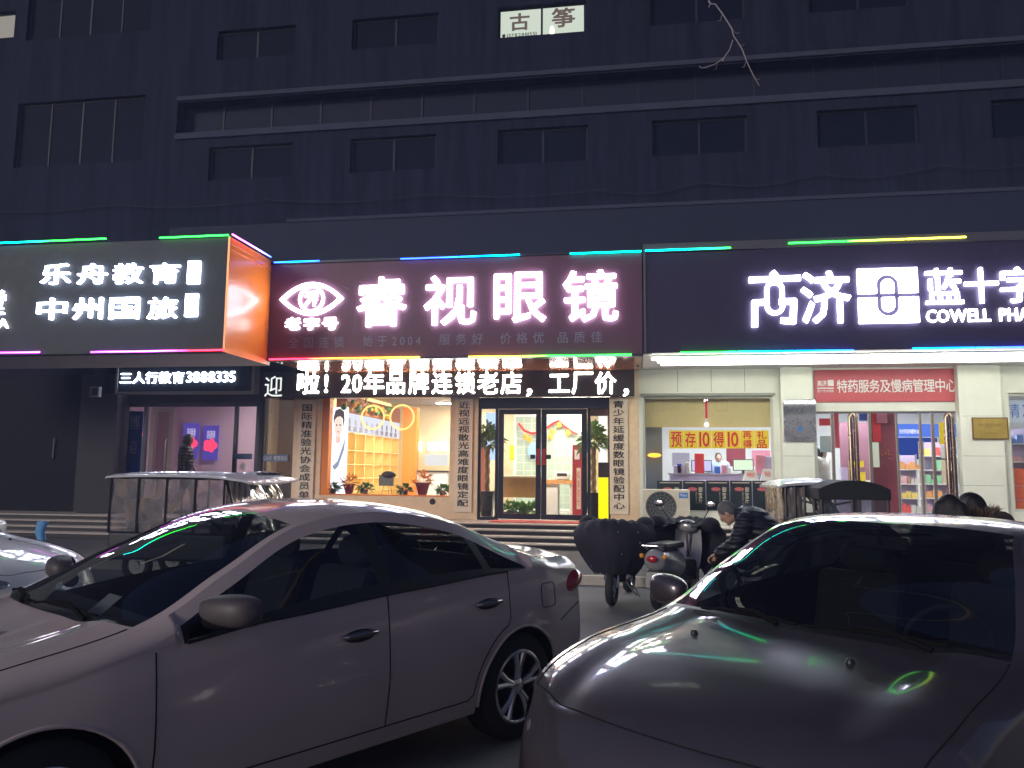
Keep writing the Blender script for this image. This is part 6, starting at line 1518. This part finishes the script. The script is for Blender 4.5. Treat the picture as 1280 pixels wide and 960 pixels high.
def ground_at(px, py): x, y = atz(px, py, 0); return (x, y, 0)
silverb = mat('silver_scooter', (.42, .42, .44), .25, metal=.3, coat=.7); darkb = mat('dark_scooter', (.02, .02, .025), .3, coat=.6)
# motorbike facing the camera with its blanket spread
gx, gy, _ = ground_at(765, 757)
a1 = R(-100); scooter('dark scooter facing the street, its wide dotted wind blanket spread in front', darkb, (gx-.58*cos(a1), gy-.58*sin(a1), 0), a1, mirrors=False, qs=1.08, sc=.94)
gx, gy, _ = ground_at(826, 764)
a2 = R(68); scooter('scooter with a rounded silver tail turned to the street, right of the dark one', silverb, (gx+.58*cos(a2), gy+.58*sin(a2), 0), a2, qs=1.05, sc=.94)
gx, gy, _ = ground_at(903, 752)
a3 = R(48); scooter('dark scooter with a red plate, beside the bending man', darkb, (gx+.75*cos(a3), gy+.75*sin(a3)+.3, 0), a3, plate=mat('plate_red', (.45, .03, .05), .4))

# ------------------------------------------------------------------ fan unit of the air conditioner
YA = YW-.55
X0, X1, Z0, Z1 = rect(803.5, 612, 862.5, 653, YA)
Z0 = ZP+.05
t = thing('fan_unit', 'cream outdoor air conditioner fan unit standing under the pharmacy window', 'air conditioner', ((X0+X1)/2, YA, ZP))
B(X0, X1, YA, YA+.33, Z0, Z1).build('case', mat('cream_case', (.66, .60, .48), .5, noise=.08), t, bev=.015)
cx, cz = X0+(X1-X0)*.39, (Z0+Z1)/2-.01; rr_ = (Z1-Z0)*.435
MB().lathe([(0, -.004), (rr_, -.004), (rr_+.012, -.012), (rr_+.02, -.002)], 'y', (cx, YA, cz), 36).build('fan_opening', mat('fan_dark', (.05, .055, .055), .6), t, smooth=True)
q = MB()
for k in range(5): q.tube([(cx+rr_*(k+1)/5*cos(a), YA-.02, cz+rr_*(k+1)/5*sin(a)) for a in [2*pi*i/36 for i in range(36)]], .004, 6, closed=True)
for k in range(18): a = k*2*pi/18; q.tube([(cx+.05*cos(a), YA-.024, cz+.05*sin(a)), (cx+rr_*cos(a+.25), YA-.018, cz+rr_*sin(a+.25))], .0035, 5)
q.lathe([(0, -.032), (.05, -.028), (.055, -.018)], 'y', (cx, YA, cz), 16); q.build('grille', mat('grille_grey', (.22, .23, .22), .5), t, smooth=True)
a_, b_ = X0+(X1-X0)*.77, X0+(X1-X0)*.96; z_ = Z1-(Z1-Z0)*.16
B(a_, b_, YA-.004, YA-.001, z_-.06, z_+.05).build('badge', mat('badge_blue', (.03, .20, .60), .4), t); q = MB(); text(q, 'Midea', a_+.02, b_-.02, z_-.03, z_+.03, YA-.005, .003, .01); text(q, '美的空调', a_+.02, b_-.02, z_-.13, z_-.09, YA-.001, .003); q.build('lettering', M['white'], t)
q = MB(); q.box(X0+.08, X0+.13, YA+.02, YA+.3, ZP+.001, Z0-.001); q.box(X1-.13, X1-.08, YA+.02, YA+.3, ZP+.001, Z0-.001); q.build('feet', M['blackmetal'], t)
# surveillance camera by the ticker
X, Z = at(797, 452, 16.2); t = thing('security_camera', 'small white security camera hanging at the corner between the red and navy signs', 'camera', (X, 16.2, Z)); MB().ball((X, 16.2, Z-.06), .05, .05, .06).build('lens', M['blackmetal'], t, smooth=True); MB().lathe([(0, .08), (.06, .08), (.06, -.02), (0, -.02)], c=(X, 16.2, Z), n=16).build('housing', M['white'], t, smooth=True)
MB().tube([(X, 16.2, Z+.08), (X, 16.2, sz0)], .015, 6).build('bracket', M['white'], t)
# blue wrapped parcel leaning on the steps
gx = at(48, 670, 10.5)[0]; t = thing('wrapped_stick', 'thin upright stick wrapped in blue plastic behind the plain white car', 'wrapped stick', (gx, 10.5, 0))
MB().tube([(gx, 10.5, 0), (gx+.03, 10.5, .55), (gx+.02, 10.5, .82)], .02, 8).build('stick', M['steel'], t, smooth=True)
g = [[(gx+.04+(.05+.05*k/8)*cos(a)+.02*sin(k), 10.5+.04*sin(a), .45+.045*k+.01*sin(3*a)) for a in [2*pi*i/12 for i in range(12)]] for k in range(9)]; MB().grid(g, wrap=True).build('wrapping', mat('blue_plastic', (.12, .35, .65), .3), t, smooth='all')
# bare twig hanging into view, from a tree that stands beside the cars
def tw(px, py, Y=6.5): x, z = at(px, py, Y); return Vector((x, Y, z))
tb = mat('pale_bark', (.30, .28, .30), .7, noise=.2, nscale=20)
tr_ = thing('bare_tree', 'bare tree whose thin pale twigs hang into view before the upper storeys', 'tree', (5.6, 2.6, 0))
MB().tube([(5.6, 2.6, 0), (5.55, 2.7, 2.0), (5.3, 3.1, 4.2), (4.6, 3.9, 6.2), (3.4, 5.0, 7.4), (2.2, 6.0, 7.5), (1.2, 6.5, 6.9), tw(893, -30)], [.16, .13, .10, .07, .045, .025, .014, .008], 10).build('trunk', tb, tr_, smooth=True)
q = MB()
q.tube([tw(893, -30), tw(886, 2), tw(889, 5), tw(894, 5), tw(903, 17), tw(915, 36), tw(917, 45), tw(922, 52), tw(928, 62), tw(933, 76), tw(942, 95), tw(949, 107)], [.008, .007, .006, .006, .006, .006, .005, .005, .005, .0045, .004, .003], 6)
q.tube([tw(916, 50), tw(912, 62), tw(905, 72), tw(896, 79), tw(884, 84), tw(877, 85), tw(874, 83)], [.005, .005, .0045, .004, .004, .004, .005], 6)
q.tube([tw(888, 4), tw(886, 9)], .005, 6); q.tube([tw(905, 72), tw(903, 77)], .005, 6)
for a, b_ in (((5.3, 3.1, 4.2), (7.2, 2.2, 6.4)), ((4.6, 3.9, 6.2), (5.6, 5.4, 8.0)), ((3.4, 5.0, 7.4), (2.6, 3.6, 8.6))): q.tube([a, tuple((Vector(a)+Vector(b_))/2+Vector((.1, .1, .2))), b_], [.05, .03, .01], 8)
for a, b_ in (((903, 17), (897, 26)), ((915, 36), (925, 40)), ((922, 52), (931, 55)), ((933, 76), (926, 84)), ((942, 95), (950, 98)), ((896, 79), (893, 87))): q.tube([tw(*a), (tw(*a)+tw(*b_))/2+Vector((.01, .05, 0)), tw(*b_)], [.0035, .003, .0015], 5)
q.build('twigs', tb, tr_, smooth=True)
# cables sagging along the facade above the signs
cb = mat('cable_black', (.02, .02, .025), .7)
for (a, b_, lab, sg) in (((-40, 262), (760, 236), 'thin black cable sagging along the wall above the red sign', .12), ((740, 238), (1330, 196), 'thin black cable slung along the wall above the navy sign', .16)):
    A, C = at(*a, YU-.10), at(*b_, YU-.10); MB().tube([(A[0]+(C[0]-A[0])*t, YU-.10, A[1]+(C[1]-A[1])*t-sg*sin(pi*((t*4) % 1))) for t in [i/48 for i in range(49)]], .012, 6).build('cable', cb, None, lab, 'cable', smooth=True)
# ------------------------------------------------------------------ people: one skin each, clothes as children
M['skin'] = mat('skin', (.50, .30, .22), .55); M['hair'] = mat('dark_hair', (.010, .008, .008), .5, bump=.4, nscale=60); M['greyhair'] = mat('grey_hair', (.10, .10, .105), .7, bump=.4, nscale=60)
def puffmat(nm, col):
    m = mat(nm, col, .55, bump=.25, nscale=7); nt = m.node_tree; b = nt.nodes['Principled BSDF']; wv = nt.nodes.new('ShaderNodeTexWave'); wv.bands_direction = 'Z'; wv.inputs['Scale'].default_value = 4.2; wv.inputs['Distortion'].default_value = 1.5
    tc = nt.nodes.new('ShaderNodeTexCoord'); nt.links.new(tc.outputs['Object'], wv.inputs['Vector']); bp = nt.nodes.new('ShaderNodeBump'); bp.inputs['Strength'].default_value = .7; bp.inputs['Distance'].default_value = .03; nt.links.new(wv.outputs[0], bp.inputs['Height']); nt.links.new(bp.outputs[0], b.inputs['Normal']); return m
def limb(bm_, pts, rs):
    "chain of overlapping tapered capsules"
    for (a, b_), (ra, rb) in zip(zip(pts, pts[1:]), zip(rs, rs[1:])):
        a, b_ = Vector(a), Vector(b_); n = max(2, int((b_-a).length/(min(ra, rb)*.5)))
        for i in range(n+1): p = a.lerp(b_, i/n); bm_.ball(p, ra+(rb-ra)*i/n, n=12, m=8)
def fused(name, mb, m, par, vox=.012, smooth_it=6):
    me = bpy.data.meshes.new(name); off = wloc(par); me.from_pydata([(v[0]-off.x, v[1]-off.y, v[2]-off.z) for v in mb.v], [], mb.f)
    o = bpy.data.objects.new(name, me); COL.objects.link(o); r = o.modifiers.new('r', 'REMESH'); r.mode = 'VOXEL'; r.voxel_size = vox; r.use_smooth_shade = True
    s_ = o.modifiers.new('s', 'SMOOTH'); s_.iterations = smooth_it; s_.factor = .5
    dg = bpy.context.evaluated_depsgraph_get(); dg.update(); me2 = bpy.data.meshes.new_from_object(o.evaluated_get(dg)); bpy.data.objects.remove(o); bpy.data.meshes.remove(me)
    me2.name = name; me2.materials.clear(); me2.materials.append(m); o = bpy.data.objects.new(name, me2); COL.objects.link(o); o.parent = par
    for p in me2.polygons: p.use_smooth = True
    return o
def person(lab, loc, yaw, J, top_m, trouser_m, hair_m, hair='short', hood=None, grp=None):
    "J: joints in metres, facing +x; keys pelvis chest neck head and L/R shoulder elbow wrist hip knee ankle"
    c, s_ = cos(yaw), sin(yaw); tf = lambda p: Vector((loc[0]+c*p[0]-s_*p[1], loc[1]+s_*p[0]+c*p[1], loc[2]+p[2]))
    root = thing('person', lab, 'person', loc, grp)
    b_ = MB(); g = lambda k: tf(J[k])
    fw = lambda v: Vector((c*v[0]-s_*v[1], s_*v[0]+c*v[1], v[2]))
    H = g('head'); hd = Vector(J['look']); hd.normalize(); hdw = fw(hd); up = Vector(J.get('up', (0, 0, 1))); up = (up-hd*up.dot(hd)).normalized(); upw = fw(up); sdw = upw.cross(hdw)
    rot = Matrix((hdw, sdw, upw)).transposed()
    hp = lambda x, y, z: H+hdw*x+sdw*y+upw*z
    b_.ball(H, .095, .076, .118, rot=rot); b_.ball(hp(.03, 0, -.055), .062, .055, .062, rot=rot)         # skull, jaw
    b_.ball(hp(.098, 0, -.012), .016, .012, .024, 10, 8, rot=rot); b_.ball(hp(.106, 0, -.026), .013, .015, .011, 10, 8, rot=rot)
    for k in (-1, 1): b_.ball(hp(.0, k*.078, -.01), .018, .010, .032, 10, 8, rot=rot); b_.ball(hp(.072, k*.032, .022), .02, .022, .010, 10, 8, rot=rot)
    b_.ball(hp(.088, 0, -.056), .012, .024, .008, 10, 8, rot=rot); b_.ball(hp(.078, 0, -.095), .018, .02, .016, 10, 8, rot=rot)
    limb(b_, [hp(-.02, 0, -.06), g('neck'), g('chest')], [.056, .052, .10])
    limb(b_, [g('chest'), g('pelvis')], [.125, .125])
    for k in 'LR':
        limb(b_, [g('neck'), g(k+'sh'), g(k+'el'), g(k+'wr')], [.05, .058, .042, .028])
        limb(b_, [g('pelvis'), g(k+'hip'), g(k+'kn'), g(k+'an')], [.11, .088, .058, .04])
        an = g(k+'an'); limb(b_, [an, an+fw((.13, 0, -.045))], [.04, .03])
        # hand: palm, four curled fingers, thumb
        wr = g(k+'wr'); d = (wr-g(k+'el')).normalized(); sd = d.cross(Vector((0, 0, 1))); sd = sd.normalized() if sd.length > .1 else fw((0, 1, 0)); pn = sd.cross(d).normalized()
        for w_ in (-.026, -.009, .009, .026): b_.ball(wr+d*.05+sd*w_, .030, .016, .016, 10, 8, rot=Matrix((d, sd, pn)).transposed())
        for q_, (w_, l) in enumerate(((-.032, .060), (-.011, .072), (.011, .068), (.032, .052))):
            p0 = wr+d*.078+sd*w_; p1 = p0+d*l*.5-pn*.006; p2 = p1+d*l*.35-pn*l*.45; p3 = p2-pn*l*.3-d*.01; limb(b_, [p0, p1, p2, p3], [.0095, .009, .0085, .0075])
        limb(b_, [wr+d*.02+sd*.03, wr+d*.05+sd*.056-pn*.012, wr+d*.08+sd*.050-pn*.03], [.013, .0105, .009])
    body = fused('body', b_, M['skin'], root, .0075, 3)
    for k in (-1, 1):
        MB().ball(hp(.083, k*.032, .014), .012, .014, .011, 10, 8, rot=rot).build('eye', M['white'], root, smooth=True); MB().ball(hp(.093, k*.032, .014), .004, .006, .006, 8, 6, rot=rot).build('pupil', M['black'], root, smooth=True)
    # trousers, shoes, jacket
    q = MB()
    for k in 'LR': limb(q, [g('pelvis'), g(k+'hip'), g(k+'kn'), g(k+'an')], [.15, .115, .082, .070])
    fused('trousers', q, trouser_m, root, .014)
    for k in 'LR':
        an = g(k+'an'); q = MB(); limb(q, [an+fw((-.03, 0, -.03)), an+fw((.16, 0, -.045))], [.05, .04]); o = fused('shoe', q, M['rubber'], root, .01)
    q = MB(); mid = (g('chest')+g('pelvis'))/2
    ax = (g('neck')-g('pelvis')).normalized(); sd = fw((0, 1, 0)); fr = sd.cross(ax).normalized(); r3 = Matrix((fr, sd, ax)).transposed()
    q.ball(g('chest'), .17, .23, .22, rot=r3); q.ball(mid, .17, .22, .24, rot=r3); q.ball(g('pelvis')+ax*.02, .17, .21, .16, rot=r3)
    for k in 'LR': limb(q, [g('chest')+ax*.1, g(k+'sh'), g(k+'el'), g(k+'wr')-(g(k+'wr')-g(k+'el')).normalized()*.02], [.11, .105, .075, .055])
    limb(q, [g('neck')-ax*.03, g('neck')+ax*.02], [.10, .085])
    fused('jacket', q, top_m, root, .014)
    # hair
    q = MB(); q.ball(hp(-.018, 0, .022), .100, .086, .112, 20, 14, rot=rot)
    if hair == 'long':
        for k in (-.05, -.02, .02, .05): limb(q, [hp(-.05, k, .03), hp(-.085, k*1.5, -.06), hp(-.085, k*1.5, -.18)], [.06, .055, .035])
    elif hair == 'bob':
        for k in (-.07, -.035, 0, .035, .07): limb(q, [hp(-.04, k*.8, .04), hp(-.06, k*1.25, -.05), hp(-.045, k*1.3, -.13)], [.06, .055, .03])
        for k in (-1, 1): limb(q, [hp(.03, k*.06, .05), hp(.035, k*.085, -.03), hp(.02, k*.085, -.12)], [.03, .03, .018])
    fused('hair', q, hair_m, root, .01, 4)
    if hood:
        q = MB(); limb(q, [g('neck')+fr*-.10+sd*-.10, g('neck')+fr*-.15+ax*.02, g('neck')+fr*-.10+sd*.10], [.07, .09, .07]); h = fused('hood', q, top_m, root, .014)
        # fur edge
        f = MB()
        for i in range(500):
            a = random.uniform(-1.9, 1.9); p = g('neck')-fr*.13*cos(a)+sd*.17*sin(a)+ax*(.07+random.uniform(-.05, .05)); n_ = Vector((random.gauss(0, 1), random.gauss(0, 1), random.gauss(.3, 1))).normalized(); s2 = n_.cross(Vector((.3, .5, .8))).normalized()*.004
            f.add([p-s2, p+s2, p+n_*.055], [(0, 1, 2)])
        f.build('fur_trim', hood, root)
    return root
stand = dict(pelvis=(0, 0, .92), chest=(0, 0, 1.26), neck=(.0, 0, 1.45), head=(.02, 0, 1.60), look=(1, 0, 0), Lsh=(0, .19, 1.40), Rsh=(0, -.19, 1.40), Lel=(-.03, .26, 1.12), Rel=(-.03, -.26, 1.12), Lwr=(.06, .26, .88), Rwr=(.06, -.26, .88),
    Lhip=(0, .10, .88), Rhip=(0, -.10, .88), Lkn=(.02, .11, .48), Rkn=(.02, -.11, .48), Lan=(0, .11, .09), Ran=(0, -.11, .09))
def pose(scale=1., **k):
    J = dict(stand); J.update(k); return {n: (tuple(c_*scale for c_ in v) if n not in ('look', 'up') else v) for n, v in J.items()}
dkj = puffmat('black_puffer', (.006, .006, .009)); navy = puffmat('navy_puffer', (.009, .011, .020)); jeans = mat('dark_jeans', (.02, .022, .03), .8); jeans2 = mat('grey_trousers', (.07, .06, .065), .8)
# man bending over the scooters, facing left
Ym = 8.6; mx, mz = at(935, 650, Ym)
bend = pose(.98, pelvis=(-.16, 0, .90), chest=(.10, 0, 1.12), neck=(.26, 0, 1.20), head=(.41, 0, 1.23), look=(.72, 0, -.69), up=(.69, 0, .72), Lsh=(.20, .19, 1.15), Rsh=(.20, -.19, 1.15), Lel=(.30, .24, .92), Rel=(.30, -.24, .92), Lwr=(.50, .16, .80), Rwr=(.50, -.16, .80),
    Lhip=(-.14, .10, .86), Rhip=(-.14, -.10, .86), Lkn=(.0, .12, .48), Rkn=(-.02, -.12, .48), Lan=(-.08, .12, .09), Ran=(-.12, -.12, .09))
person('grey haired man in a dark navy padded jacket bending over the scooters', (mx+.19, Ym, 0), R(165), bend, navy, jeans, M['greyhair'])
# person in the left shop, walking to the left beside the open door
Yp_ = YW-.9; px_, pz_ = at(232, 580, Yp_)
wk = pose(1.08, head=(.03, 0, 1.60), Lkn=(.16, .10, .50), Lan=(.20, .10, .10), Rkn=(-.02, -.10, .50), Ran=(-.22, -.10, .14), Lwr=(.12, .24, .92), Rwr=(.0, -.27, .90))
person('dark haired person in a black padded coat walking past the pink wall', (px_, Yp_, ZP), R(20), wk, dkj, jeans2, M['hair'], 'bob')
# two people behind the silver car
Yq = 5.9; qx, qz = at(1187, 640, Yq); s_ = (at(1187, 620, Yq)[1])/1.735
person('dark haired person in black behind the silver car, left of the two heads', (qx, Yq, 0), R(75), pose(s_), dkj, jeans, M['hair'], 'long')
Yq = 6.3; qx, qz = at(1222, 640, Yq); s_ = (at(1224, 619, Yq)[1])/1.70
person('person with a brown fur trimmed hood, right head above the silver roof', (qx, Yq, 0), R(150), pose(s_, head=(.05, 0, 1.57), look=(.9, 0, -.35), up=(.35, 0, .9)), puffmat('brown_puffer', (.05, .035, .025)), jeans, M['hair'], 'bob', hood=mat('fur_brown', (.16, .10, .06), .9))
# cashier behind the monitors and a customer at the left edge of the pharmacy doors
Yc = YD+1.0; qx, qz = at(898, 572, Yc); person('pharmacy cashier with short dark hair and a pale blue smock behind the monitors', (qx, Yc, ZP), R(-90), pose((at(898, 566, Yc)[1]-ZP)/1.735), mat('smock_blue', (.35, .45, .60), .7), jeans, M['hair'])
Yc = YW+1.3; qx, qz = at(1027, 575, Yc); person('customer with dark hair and a white coat at the left edge of the pharmacy entrance', (qx, Yc, ZP), R(-40), pose((at(1027, 558, Yc)[1]-ZP)/1.735), mat('coat_white', (.55, .52, .50), .7), jeans, M['hair'], 'bob')
